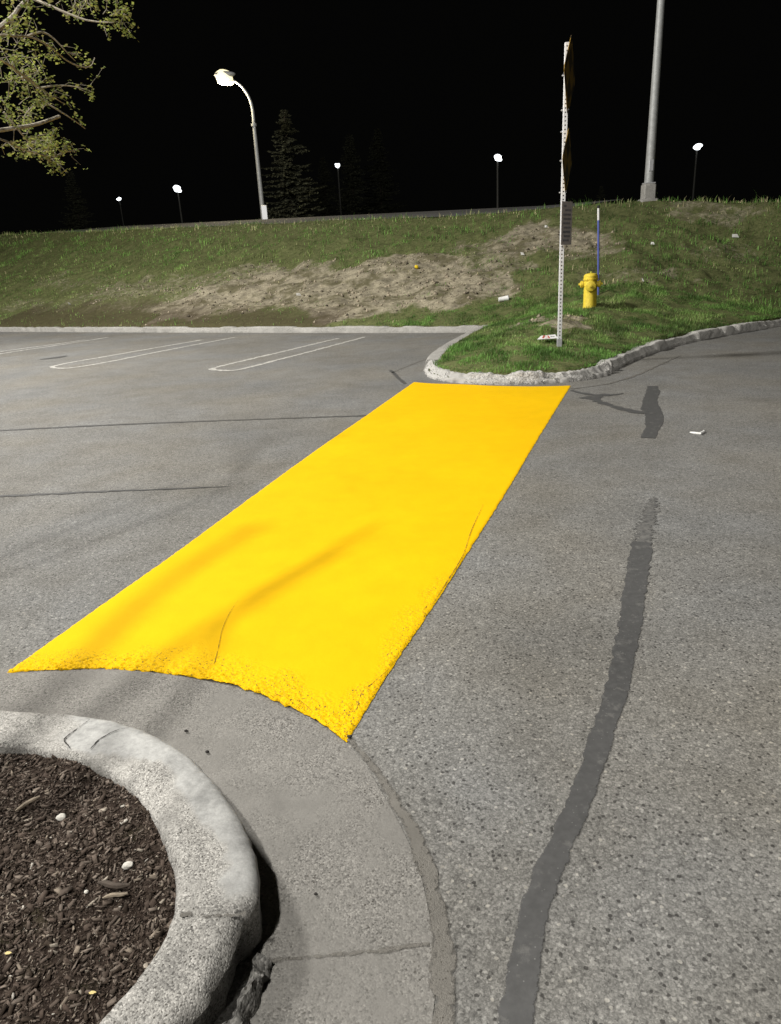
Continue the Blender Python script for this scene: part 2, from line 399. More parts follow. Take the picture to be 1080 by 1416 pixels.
def sheet(name, A, B, z, mat, nseg=8, kind='structure'):    # strip between two polylines with equal counts
    n = len(A); rows = [np.c_[A * (1 - q) + B * q, np.full(n, z)] for q in np.linspace(0, 1, nseg)]
    V = np.vstack(rows); Fc = [(r * n + i, (r + 1) * n + i, (r + 1) * n + i + 1, r * n + i + 1) for r in range(nseg - 1) for i in range(n - 1)]
    return tag(fast(name, V, Fc, mat), kind=kind)
def PX(pts, z=0.): return [at(u, v, z)[:2] for u, v in pts]

# ------------------------------------------------------------------ terrain
NRM = np.array([.57, .82]); TAN = np.array([-.82, .57]); W0, WC = 13.95, 22.5
back = PX([(-160, 458), (10, 459), (270, 460), (540, 460.5), (664, 460)])
back = [back[0] + (back[0] - back[1]) * 1.2] + back
side = PX([(664, 460), (640, 472), (612, 488), (591, 504), (586, 513)])
front = PX([(586, 513), (590, 520), (605, 526), (640, 530.5), (700, 532.5), (760, 530.5), (810, 526), (840, 519.5), (848, 516)])
right = PX([(846, 514), (872, 502), (900, 490), (935, 479), (985, 467.5), (1030, 459.5), (1085, 450.5), (1150, 441)])
right = right + [right[-1] + (right[-1] - right[-2]) * k for k in (1, 2.5)]
BOUND = np.array(resamp(np.array(back), .25).tolist() + resamp(spline(side, .1), .1)[1:].tolist() + resamp(spline(front, .1), .1)[1:].tolist() + resamp(spline(right, .1), .1)[1:].tolist())
POLY = np.vstack([BOUND, [[90, 60], [90, 160], [-140, 160], [-140, BOUND[0][1] + 60]]])
def inside(x, y):
    x = np.asarray(x, float); y = np.asarray(y, float); c = np.zeros(x.shape, bool); n = len(POLY); j = n - 1
    for i in range(n):
        xi, yi = POLY[i]; xj, yj = POLY[j]
        if yi != yj:
            c ^= ((yi > y) != (yj > y)) & (x < (xj - xi) * (y - yi) / (yj - yi) + xi)
        j = i
    return c
def bdist(x, y):
    x = np.asarray(x, float); y = np.asarray(y, float); d = np.full(x.shape, 1e9)
    for a, b in zip(BOUND[:-1], BOUND[1:]):
        e = b - a; t = np.clip(((x - a[0]) * e[0] + (y - a[1]) * e[1]) / (e @ e + 1e-12), 0, 1)
        d = np.minimum(d, (x - a[0] - t * e[0]) ** 2 + (y - a[1] - t * e[1]) ** 2)
    return np.sqrt(d)
ZT = np.array([-30, -5, 2.9, 6.2, 12.2, 26.3, 39.2, 70, 120]); ZC = np.array([2.2, 2.35, 2.5, 2.86, 2.9, 3.45, 3.95, 4.6, 5.])
def crest(t): return np.interp(t, ZT, ZC)
def zland(x, y, sd=None):
    x = np.asarray(x, float); y = np.asarray(y, float)
    if sd is None: sd = bdist(x, y)
    w = NRM[0] * x + NRM[1] * y; t = TAN[0] * x + TAN[1] * y; dc = WC - w; zc = crest(t)
    dcl = np.maximum(dc, 0); q = sd / (sd + dcl + 1e-6)
    g = q * (.82 + .18 * q)
    und = (fbm(x * .55, y * .55, 3, 4) - .5) * .38 + (fbm(x * 2.4, y * 2.4, 8, 3) - .5) * .20
    z = .12 + (zc - .12) * g + und * sstep(.3, 2.5, sd) * (.35 + .65 * sstep(0, 1.5, dcl))
    back_ = np.maximum(-dc, 0)
    return z - .012 * np.minimum(back_, 40) * (t < 8) + .0 * back_
def hit(u, v):                                             # photo pixel -> point on the embankment
    r = ray(u, v); Y = np.arange(9, 45, .04); P = EYE + (Y / r[1])[:, None] * r
    ok = inside(P[:, 0], P[:, 1]); z = np.where(ok, zland(P[:, 0], P[:, 1]), 0.)
    k = np.argmax(P[:, 2] <= z); return np.array([P[k, 0], P[k, 1], z[k]])

BARE = []                                                   # worn patches: (centre t,w, radii, strength)
def tw(p): return np.array([TAN @ p[:2], NRM @ p[:2]])
for (u, v, du, dv, s) in [(300, 418, 85, 24, 1.), (370, 402, 80, 32, 1.), (480, 418, 90, 24, 1.), (545, 388, 100, 32, 1.1), (640, 396, 60, 24, .95),
                          (735, 338, 85, 22, .8), (700, 360, 50, 24, .55), (770, 441, 40, 5, .8), (810, 352, 40, 12, .5), (560, 360, 40, 16, .7), (930, 378, 20, 12, .45), (960, 290, 90, 9, .5), (250, 428, 50, 14, .8), (170, 425, 40, 12, .35), (340, 380, 30, 18, .5), (175, 400, 60, 18, .42), (90, 388, 50, 10, .32), (260, 395, 50, 18, .42), (60, 425, 50, 9, .35), (1010, 350, 40, 12, .3), (860, 385, 40, 12, .3)]:
    c = tw(hit(u, v)); rt = abs(tw(hit(u + du, v))[0] - tw(hit(u - du, v))[0]) / 2; rw = abs(tw(hit(u, v - dv))[1] - tw(hit(u, min(v + dv, 446)))[1]) / 2
    BARE.append((c, rt, max(rw, .15), s))
def bare(x, y):
    t = TAN[0] * x + TAN[1] * y; w = NRM[0] * x + NRM[1] * y
    t = t + (fbm(x * 1.3, y * 1.3, 21) - .5) * 2.2; w2 = w + (fbm(x * 1.3, y * 1.3, 31) - .5) * 2.0
    b = np.zeros(np.shape(x))
    for c, rt, rw, s in BARE:
        d = ((t - c[0]) / rt) ** 2 + ((w2 - c[1]) / rw) ** 2; b = np.maximum(b, s * sstep(1.5, .5, d))
    return np.clip(b, 0, 1)
def damp(x, y):
    t = TAN[0] * x + TAN[1] * y; w = NRM[0] * x + NRM[1] * y
    return sstep(1.5, .2, (w - 14.3) + (fbm(x * 1.7, y * 1.7, 41) - .5) * 1.3) * (t > 11.5) * (t < 26) * .9

def land_mesh(name, xs, ys, keep):
    X, Y = np.meshgrid(xs, ys); sd = bdist(X, Y); ins = inside(X, Y)
    Z = zland(X, Y, sd); Z = np.where(ins, Z, -.1); Z = np.where(ins & (sd < .21), .05 + .07 * sstep(.12, .21, sd), Z)
    b = bare(X, Y); n, m = X.shape
    Z = Z + b * (fbm(X * 5, Y * 5, 55) - .5) * .05
    idx = np.arange(n * m).reshape(n, m)
    ok = keep(X, Y) & ins & (sd > .06)
    q = ok[:-1, :-1] & ok[1:, :-1] & ok[:-1, 1:] & ok[1:, 1:]
    Fc = np.stack([idx[:-1, :-1][q], idx[:-1, 1:][q], idx[1:, 1:][q], idx[1:, :-1][q]], 1)
    V = np.stack([X.ravel(), Y.ravel(), Z.ravel()], 1)
    used = np.unique(Fc); mp = np.zeros(len(V), int); mp[used] = np.arange(len(used))
    o = fast(name, V[used], mp[Fc], M_SOIL, None, True, {'bare': b.ravel()[used], 'damp': damp(X, Y).ravel()[used]})
    return tag(o, kind='structure')
land_mesh('grass_embankment', np.r_[np.arange(-32, .3, .11), np.arange(.3, 8.5, .04), np.arange(8.5, 26, .11)], np.r_[np.arange(9, 14.5, .04), np.arange(14.5, 50.01, .11)], lambda X, Y: NRM[0] * X + NRM[1] * Y < 24.6)
land_mesh('upper_ground', np.arange(-140, 91, 1.), np.arange(6, 160, 1.), lambda X, Y: NRM[0] * X + NRM[1] * Y > 23.2)

# ------------------------------------------------------------------ asphalt and paint
bpy_plane = fast('parking_lot', [(-300, -300, 0), (300, -300, 0), (300, 300, 0), (-300, 300, 0)], [(0, 1, 2, 3)], M_ASPH); tag(bpy_plane, kind='structure')

# island outline (outer top edge of the kerb) and the outer edge of the gutter
kout = [(-6.5, 1.3), (-6.2, 2.0), (-5.2, 2.35), (-3.4, 2.36), (-2.2, 2.27), (-1.39, 2.14), (-1.09, 2.08), (-.86, 1.98), (-.65, 1.81), (-.48, 1.58), (-.405, 1.43), (-.375, 1.27), (-.39, 1.13), (-.46, .96), (-.62, .70), (-.95, .42), (-1.5, .22), (-3., .06), (-5.4, .1), (-6.3, .5), (-6.5, 1.3)]
KO = resamp(spline(kout, .02), .014); KO = KO + normals(KO) * .008
gout = [(-7.0, 1.3), (-6.6, 2.4), (-5.3, 2.85), (-3.4, 2.86), (-2.3, 2.75), (-1.66, 2.66), (-1.24, 2.62), (-.94, 2.54), (-.65, 2.41), (-.43, 2.25), (-.20, 2.03), (-.085, 1.79), (-.0, 1.55), (.03, 1.38), (.04, 1.22), (.015, 1.05), (-.07, .8), (-.35, .40), (-.8, .05), (-1.5, -.18), (-3., -.36), (-5.6, -.3), (-6.7, .3), (-7.0, 1.3)]
GO = resamp(spline(gout, .02), .014)
n_ = 900
KO2, GO2 = [np.stack([np.interp(np.linspace(0, 1, n_), np.linspace(0, 1, len(P)), P[:, k]) for k in (0, 1)], 1) for P in (KO, GO)]
# pair by nearest angle: map each kerb sample to the closest gutter sample, monotone
gi = np.array([np.argmin(((GO - k) ** 2).sum(1)) for k in KO2]); gi = np.maximum.accumulate(gi)
sheet('gutter', KO2 + normals(KO2) * -.03, GO[gi], .0035, M_GUT, 10)
# silt washed along the outer edge of the gutter
sel = [p for p in GO if p[1] > .3 and p[0] > -.5 and p[1] < 2.06]
ribbon('silt_strip', [np.array(p) + [.02, .012] for p in sel[::18]], [.02, .04, .045, .05, .05, .065], .0052, M_SILT, .3, .01, 4, freq=16)
j0, j1 = at(372, 1330)[:2], at(594, 1308)[:2]
ribbon('gutter_joint', [j0, (j0 + j1) / 2 + [0, -.004], j1], .012, .0055, M_SILT, .5, .01, 6)

# crosswalk: near edge follows the gutter, far edge the front kerb
Lp = np.array(PX([(10, 931), (130, 845), (250, 760), (345, 690), (440, 621), (505, 576), (572, 529)]))
Rp = np.array(PX([(479, 1028), (540, 928), (600, 838), (650, 760), (700, 681), (745, 605), (789, 534)]))
Npx = spline(PX([(10, 931), (80, 928), (150, 926), (240, 934), (330, 951), (400, 979), (440, 1000), (479, 1028)]), .02)
Fpx = spline(PX([(572, 529), (600, 531), (640, 532), (680, 534), (740, 535), (789, 534)]), .02)
NV, NU = 620, 170
def rs(P, n): P = resamp(spline(P, .02), .005); return np.stack([np.interp(np.linspace(0, 1, n), np.linspace(0, 1, len(P)), P[:, k]) for k in (0, 1)], 1)
v = np.linspace(0, 1, NV) ** 1.5
def rs_v(P): P = resamp(spline(P, .02), .005); return np.stack([np.interp(v, np.linspace(0, 1, len(P)), P[:, k]) for k in (0, 1)], 1)
Lr, Rr, Nr, Fr = rs_v(Lp), rs_v(Rp), rs(Npx, NU), rs(Fpx, NU); u = np.linspace(0, 1, NU)
U, VV = np.meshgrid(u, v)
G = ((1 - U)[..., None] * Lr[:, None] + U[..., None] * Rr[:, None] + (1 - VV)[..., None] * Nr[None] + VV[..., None] * Fr[None]
     - ((1 - U) * (1 - VV))[..., None] * Lr[0] - (U * (1 - VV))[..., None] * Rr[0] - ((1 - U) * VV)[..., None] * Lr[-1] - (U * VV)[..., None] * Rr[-1])
for arr, sgn, ax in ((G[:, 0], 1, 1), (G[:, -1], -1, 2)):   # slightly ragged sides
    s = np.arange(NV) * .011; arr[:, 0] += (fbm(arr[:, 1] * 30, s * 0 + ax, 61 + ax) - .5) * .010
G[0, :, 1] += (fbm(G[0, :, 0] * 40, G[0, :, 0] * 0, 71) - .5) * .03
dn = np.linalg.norm(G - G[0:1], axis=2)
dr = np.linalg.norm(G - G[:, -1:], axis=2); wr = sstep(2.6, 0., dn)
edge = np.maximum(sstep(.24, .0, dn + (fbm(G[..., 0] * 9, G[..., 1] * 9, 81) - .5) * .2), .75 * wr * sstep(.16, .0, dr + (fbm(G[..., 0] * 6, G[..., 1] * 6, 82) - .5) * .22))
lump = fbm(G[..., 0] * 110, G[..., 1] * 110, 91, 3) - .42
Z = .007 + edge * np.maximum(lump, 0) * .030 + (fbm(G[..., 0] * 1.2, G[..., 1] * 1.2, 95) - .5) * .004
Z[0] = .004; Z[:, -1] = np.minimum(Z[:, -1], .003); Z[:, 0] = .003; Z[:, -2] = np.minimum(Z[:, -2], .008)
idx = np.arange(NV * NU).reshape(NV, NU)
Fc = np.stack([idx[:-1, :-1].ravel(), idx[:-1, 1:].ravel(), idx[1:, 1:].ravel(), idx[1:, :-1].ravel()], 1)
tag(fast('crosswalk_paint', np.c_[G.reshape(-1, 2), Z.ravel()], Fc, M_YEL, None, True, {'edge': edge.ravel()}), kind='structure')
ribbon('paint_crack', PX([(297, 920), (303, 895), (308, 872), (318, 850), (330, 832)]), [.0022, .0018, .0014, .001], .0105, M_PCRACK, .9, .006, 3, freq=120)

for q in ([(668, 700), (652, 735), (640, 770), (615, 812), (598, 838)], [(534, 932), (515, 948), (500, 962), (492, 985), (470, 990)], [(600, 852), (585, 850), (592, 838)], [(430, 985), (415, 972), (400, 970), (380, 962)]):
    ribbon('paint_crack', PX(q), [.001, .0028, .002, .003, .001], .0115, M_PCRACK, .95, .006, 7, freq=110)
# tar seals and stains
ribbon('tar_seal', PX([(905, 688), (895, 720), (888, 752)]), [.05, .11, .115], .0026, M_TARW, .3, .012, 12, freq=30)
ribbon('tar_seal', PX([(888, 750), (880, 800), (868, 880), (853, 950), (826, 1040), (785, 1145), (752, 1220), (730, 1300), (718, 1380), (708, 1450)]),
       [.11, .11, .105, .10, .09, .08, .075, .07, .07, .075], .003, M_TAR, .13, .008, 12, freq=24)
ribbon('tar_patch', PX([(903, 534), (899, 560), (905, 580), (897, 606)]), [.12, .17, .15, .20, .15, .13], .003, M_TAR, .16, .03, 22, freq=6)
ribbon('tar_crack', PX([(905, 572), (870, 568), (830, 556), (815, 550)]), [.10, .09, .09, .14], .004, M_TAR, .5, .03, 32)
ribbon('tar_crack', PX([(790, 540), (812, 545), (838, 547), (862, 544)]), [.05, .07, .08, .03], .0042, M_TAR, .5, .03, 33)
ribbon('tar_crack', PX([(812, 552), (822, 549), (840, 545)]), [.2, .12, .08], .0046, M_TAR, .5, .03, 37)
ribbon('tar_joint', PX([(-60, 599), (120, 589.5), (300, 582), (507, 575)]), .055, .004, M_TAR, .35, .03, 42)
ribbon('tar_joint', PX([(-60, 690), (10, 686), (120, 681), (220, 677), (318, 673)]), [.05, .045, .04, .03, .012], .004, M_TAR, .5, .03, 43)
ribbon('oil_stain', PX([(55, 497), (75, 495), (92, 492)]), [.1, .30, .08], .004, M_TAR, .3, .05, 52, freq=3)
ribbon('gutter_seam', PX([(790, 538), (840, 531), (880, 519), (905, 508), (940, 492)]), .04, .004, M_SILT, .6, .03, 53)
ribbon('gutter_seam', PX([(540, 512), (552, 524), (560, 531)]), .05, .004, M_TAR, .6, .03, 54)
ribbon('gutter_seam', PX([(660, 466), (610, 488), (560, 508), (542, 516)]), .03, .004, M_SILT, .6, .03, 55)
# stall lines: three hairpins
hp = [[(72, 507), (100, 501), (150, 492.5), (210, 482), (280, 470)], [(72, 507), (78, 509.3), (102, 508.5), (150, 500.5), (225, 485.5), (325, 466.5)]]
hq = [[(292, 510), (330, 500.5), (390, 486.5), (440, 474.5), (468, 468)], [(292, 510), (300, 512), (330, 511.5), (380, 499), (440, 483.5), (505, 466)]]
hr = [[(-60, 495), (10, 485), (70, 477), (118, 470)], [(-60, 500), (10, 488), (80, 477.5), (150, 466.5)]]
for k, pr in enumerate((hp, hq, hr)):
    for j, p in enumerate(pr): ribbon('stall_line', PX(p), .115, .004 + .0006 * j, M_LINE, .3, .04, 60 + 3 * k + j, freq=9)

# ------------------------------------------------------------------ kerbs
def kerb(name, path, mat, prof, rough=.012, step=.03, freq=14, seed=0, side=1, shape=None, patch=None):
    P = resamp(np.asarray(path), step); n = normals(P) * side; out = []
    # profile finely subdivided
    pr = resamp(np.array(prof, float), .018); m = len(pr); N = len(P); s = np.arange(N) * step; pa = []
    for j, (o, z) in enumerate(pr):
        oo = np.full(N, o); zz = np.full(N, z)
        if shape: oo, zz = shape(P, s, o, z)
        x = P[:, 0] + n[:, 0] * oo; y = P[:, 1] + n[:, 1] * oo
        amp = rough * (fbm(s * freq, np.full(N, j * .018 * freq), seed, 4) - .5) * 2
        x = x - n[:, 0] * amp; y = y - n[:, 1] * amp
        zz = zz + rough * .6 * (fbm(s * freq + 50, np.full(N, j * .018 * freq), seed + 9, 4) - .5) * 2 * (z > .02)
        out.append(np.stack([x, y, zz], 1))
        if patch: pa.append(patch(x, y, o))
    V = np.stack(out, 1).reshape(-1, 3); idx = np.arange(N * m).reshape(N, m)
    Fc = np.stack([idx[:-1, :-1].ravel(), idx[:-1, 1:].ravel(), idx[1:, 1:].ravel(), idx[1:, :-1].ravel()], 1)
    fs = [tuple(f) for f in Fc] + [tuple(idx[0]), tuple(idx[-1][::-1])]
    o = mobj(name, V, fs, mat, None, True, {'mortar': np.stack(pa, 1).ravel()} if patch else None)
    try: o.data.set_sharp_from_angle(angle=math.radians(50))
    except Exception: pass
    return tag(o, kind='structure')
def jag(a, b):
    def f(P, s, o, z):
        e = fbm(s * 2.2, s * 0, 77); k = sstep(.45, .62, e) * a * sstep(.03, .12, z)
        return o + k, z - b * sstep(.45, .7, e) * (z > .06)
    return f
PROF = [(0, -.05), (.0, .02), (.012, .12), (.03, .15), (.16, .15), (.19, .12), (.19, -.05)]
PROFR = [(0, -.05), (.01, .03), (.05, .10), (.09, .145), (.17, .15), (.2, .11), (.2, -.05)]
kerb('back_kerb', back, M_KERB, PROF, .018, .04, 6, 1, side=1, shape=jag(.02, .03))
kerb('side_kerb', spline(side, .05), M_KERB, [(0, -.05), (.0, .03), (.03, .12), (.06, .16), (.26, .165), (.3, .12), (.3, -.05)], .008, .04, 6, 2, side=-1 if 0 else 1)
kerb('front_kerb', spline(front, .03), M_WHITEK, PROFR, .030, .016, 14, 3, side=1, shape=jag(.05, .04))
kerb('driveway_kerb', spline(right, .04), M_DRIVEK, PROF, .022, .025, 7, 4, side=1, shape=jag(.05, .04))

KROUND = [(.0, -.05), (.0, .05), (.002, .12), (.010, .141), (.028, .151), (.05, .1535), (.13, .1535), (.18, .152), (.197, .147), (.205, .11), (.205, -.05)]
def island_shape(P, s, o, z):
    brk = sstep(1.30, 1.24, P[:, 1] + (fbm(s * 20, s * 0, 5) - .5) * .05) * sstep(.5, .75, P[:, 1]) * (P[:, 0] > -.9)
    nz = fbm(s * 14, s * 0 + z * 12, 6)
    oo = o + brk * max(0, 1 - o / .11) * (.042 + .025 * (nz - .5) + .02 * (z < .1))
    zz = z - brk * max(0, 1 - o / .06) * .02 * nz
    # undercut beside the gutter
    und = sstep(1.22, 1.30, P[:, 1]) * sstep(1.85, 1.55, P[:, 1]) * (P[:, 0] > -.9)
    oo = oo + und * (1 - min(o / .02, 1)) * .010 * (sstep(.13, .08, z) if z < .14 else 0)
    return oo, np.full(len(P), 0.) + zz
def mortar_patch(x, y, o):
    lim = .105 + (fbm(x * 9, y * 9, 171) - .5) * .14 + .09 * sstep(1.75, 1.95, y)
    return sstep(.012, -.012, o - lim) * sstep(1.28, 1.34, y + (fbm(x * 14, y * 14, 173) - .5) * .1) * sstep(-1.16, -1.08, x + (fbm(x * 12, y * 12, 175) - .5) * .1)
kerb('island_kerb', KO, M_IKERB, KROUND, .005, .012, 30, 8, side=-1, shape=island_shape, patch=mortar_patch)
ribbon('kerb_joint', PX([(250, 1264), (268, 1266), (300, 1268), (340, 1264)], .155), [.012, .009, .009, .016], .1568, M_SILT, .8, .005, 9, freq=60)
# rough leftover ledge where the kerb edge has broken away
led = [p for p in KO if p[0] > -.75 and .62 < p[1] < 1.24]
kerb('kerb_ledge', [np.array(p) + [.012, .0] for p in led], M_DARKC, [(-.010, -.02), (-.006, .02), (.004, .045), (.018, .055), (.03, .035), (.034, -.02)], .022, .007, 40, 12, side=-1)
for q in ([(96, 1033), (89, 1022), (103, 1010), (124, 995)], [(125, 1035), (138, 1022), (160, 1010), (178, 1006)]):
    ribbon('kerb_crack', PX(q, .156), [.002, .004, .003, .0015], .1562, M_CRACK, .9, .004, 3, freq=110)

# mulch bed
KI = KO + normals(KO) * -.2
ctr = np.array([[np.interp(p[0], [-6.2, -1.15], [-6.0, -1.3]), 1.15] for p in KI])
sheet('mulch_bed', KI, ctr, .095, M_MULCH, 14)
mb_ = bpy.data.objects['mulch_bed']; nv = len(mb_.data.vertices); co = np.empty(nv * 3, np.float32); mb_.data.vertices.foreach_get('co', co); co = co.reshape(-1, 3)
def mz(x, y): return .117 + (fbm(np.asarray(x) * 3, np.asarray(y) * 3, 14) - .5) * .05 + (fbm(np.asarray(x) * 22, np.asarray(y) * 22, 15) - .5) * .014
co[:, 2] = mz(co[:, 0], co[:, 1]); mb_.data.vertices.foreach_set('co', co.ravel()); mb_.data.update()

from mathutils import Euler
def in_island(x, y, m=.215):
    a = KI; c = np.zeros(x.shape, bool); j = len(a) - 1
    for i in range(0, len(a)):
        xi, yi = a[i]; xj, yj = a[j]
        if yi != yj: c ^= ((yi > y) != (yj > y)) & (x < (xj - xi) * (y - yi) / (yj - yi) + xi)
        j = i
    return c
KIc = KI; KI = KI[::6]
def chips(n, x0, x1, y0, y1, smin, smax):
    x = rng.uniform(x0, x1, n); y = rng.uniform(y0, y1, n); ok = in_island(x, y); x, y = x[ok], y[ok]; n = len(x)
    L = smin + (smax - smin) * rng.random(n) ** 2.6; W = L * rng.uniform(.22, .6, n); T = L * rng.uniform(.10, .25, n)
    base = np.array([(-.5, -.35, -.5), (.5, -.5, -.5), (.42, .5, -.5), (-.48, .42, -.5), (-.45, -.4, .5), (.46, -.3, .5), (.5, .38, .5), (-.5, .5, .5)])
    V = base[None] * np.stack([L, W, T], 1)[:, None] * rng.uniform(.7, 1.3, (n, 8, 3))
    az = rng.uniform(0, 2 * np.pi, n); ti = rng.normal(0, .32, n); rl = rng.normal(0, .4, n)
    def rot(V, a, i, j): c, s = np.cos(a)[:, None], np.sin(a)[:, None]; vi = V[..., i] * c - V[..., j] * s; vj = V[..., i] * s + V[..., j] * c; V = V.copy(); V[..., i] = vi; V[..., j] = vj; return V
    V = rot(V, rl, 1, 2); V = rot(V, ti, 0, 2); V = rot(V, az, 0, 1)
    V = V + np.stack([x, y, mz(x, y) + T * .4 + .002], 1)[:, None]
    f = np.array([(0, 3, 2, 1), (4, 5, 6, 7), (0, 1, 5, 4), (1, 2, 6, 5), (2, 3, 7, 6), (3, 0, 4, 7)])
    Fc = (f[None] + 8 * np.arange(n)[:, None, None]).reshape(-1, 4)
    pal = np.array([(.040, .030, .023), (.070, .053, .043), (.105, .083, .068), (.155, .128, .107), (.21, .175, .14), (.30, .265, .22), (.48, .45, .40)])
    pk = rng.choice(7, n, p=[.24, .30, .25, .14, .045, .018, .007]); c = pal[pk] * rng.uniform(.75, 1.25, (n, 1))
    return V.reshape(-1, 3), Fc, np.repeat(c, 8, 0)
parts = [chips(42000, -1.5, -.5, .65, 2.05, .003, .011), chips(9000, -1.5, -.5, .65, 2.05, .008, .026), chips(170, -1.5, -.5, .65, 2.05, .022, .042), chips(7000, -4, -1.4, .2, 2.3, .012, .045)]
off = 0; VV_, FF_, CC_ = [], [], []
for a, b, c in parts: VV_.append(a); FF_.append(b + off); CC_.append(c); off += len(a)
tag(fast('bark_mulch', np.vstack(VV_), np.vstack(FF_), M_CHIP, None, False, {'tint': np.vstack(CC_)}), 'brown bark mulch chips filling the planting island', 'mulch', kind='stuff')

def lie(name, px_, mat, label, cat, size, kind, group=None, seed=1):
    p = at(*px_, .12); z = float(mz(p[0], p[1])); m = MB()
    if kind == 'stone': m.blob((0, 0, 0), (size, size * .8, size * .55), seed, .22, 8); dz = size * .3
    elif kind == 'stick':
        a = random.Random(seed).uniform(-.5, .9); pts = []
        for i, t in enumerate(np.linspace(-1, 1, 7)): pts.append((math.cos(a) * t * size, math.sin(a) * t * size + .10 * size * math.sin(3 * t + seed), .15 * size * .3 * math.sin(2 * t)))
        m.tube(pts, [size * q for q in (.05, .15, .19, .17, .18, .15, .06)], 7); dz = size * .12 + .008
    else:
        pts = [(-1, 0, 0), (-.4, .45, .12), (.5, .4, .05), (1.1, 0, .15), (.5, -.42, .1), (-.4, -.4, .02)]
        m.add([tuple(c * size for c in q) for q in pts] + [tuple((c - (.08 if k == 2 else 0)) * size for k, c in enumerate(q)) for q in pts],
              [tuple(range(6)), tuple(range(6, 12))[::-1]] + [(i, 6 + i, 6 + (i + 1) % 6, (i + 1) % 6) for i in range(6)]); dz = .012
    o = m.build(name, mat); o.location = (p[0], p[1], z + dz + .004); return tag(o, label, cat, group)
lie('stone', (85, 1130), M_STONE, 'lumpy white stone beside a pale stick in the bark mulch', 'stone', .015, 'stone', 'white stones in the mulch', 3)
lie('stone', (177, 1197), M_STONE, 'rounded white stone near the curved inner edge of the island kerb', 'stone', .013, 'stone', 'white stones in the mulch', 5)
lie('stone', (119, 1232), M_STONE, 'tiny white pebble left of a dark wood splinter', 'stone', .006, 'stone', 'white stones in the mulch', 8)
lie('wood_stick', (40, 1114), M_WOOD, 'thick pale grey wood piece, the palest stick in the mulch', 'stick', .036, 'stick', 'wood pieces lying in the mulch', 2)
lie('wood_stick', (158, 1228), M_DWOOD, 'long dark brown wood splinter lying in the mulch', 'stick', .044, 'stick', 'wood pieces lying in the mulch', 4)
lie('wood_stick', (160, 1241), M_WOOD, 'thin pale curved wood sliver just below the dark splinter', 'stick', .030, 'stick', 'wood pieces lying in the mulch', 9)
lie('fallen_leaf', (131, 1385), M_YLEAF, 'small yellow fallen leaf near the bottom kerb edge of the mulch', 'leaf', .008, 'leaf', 'yellow leaves on the mulch')
lie('fallen_leaf', (13, 1324), M_YLEAF, 'small yellow fallen leaf at the far left of the mulch', 'leaf', .008, 'leaf', 'yellow leaves on the mulch')

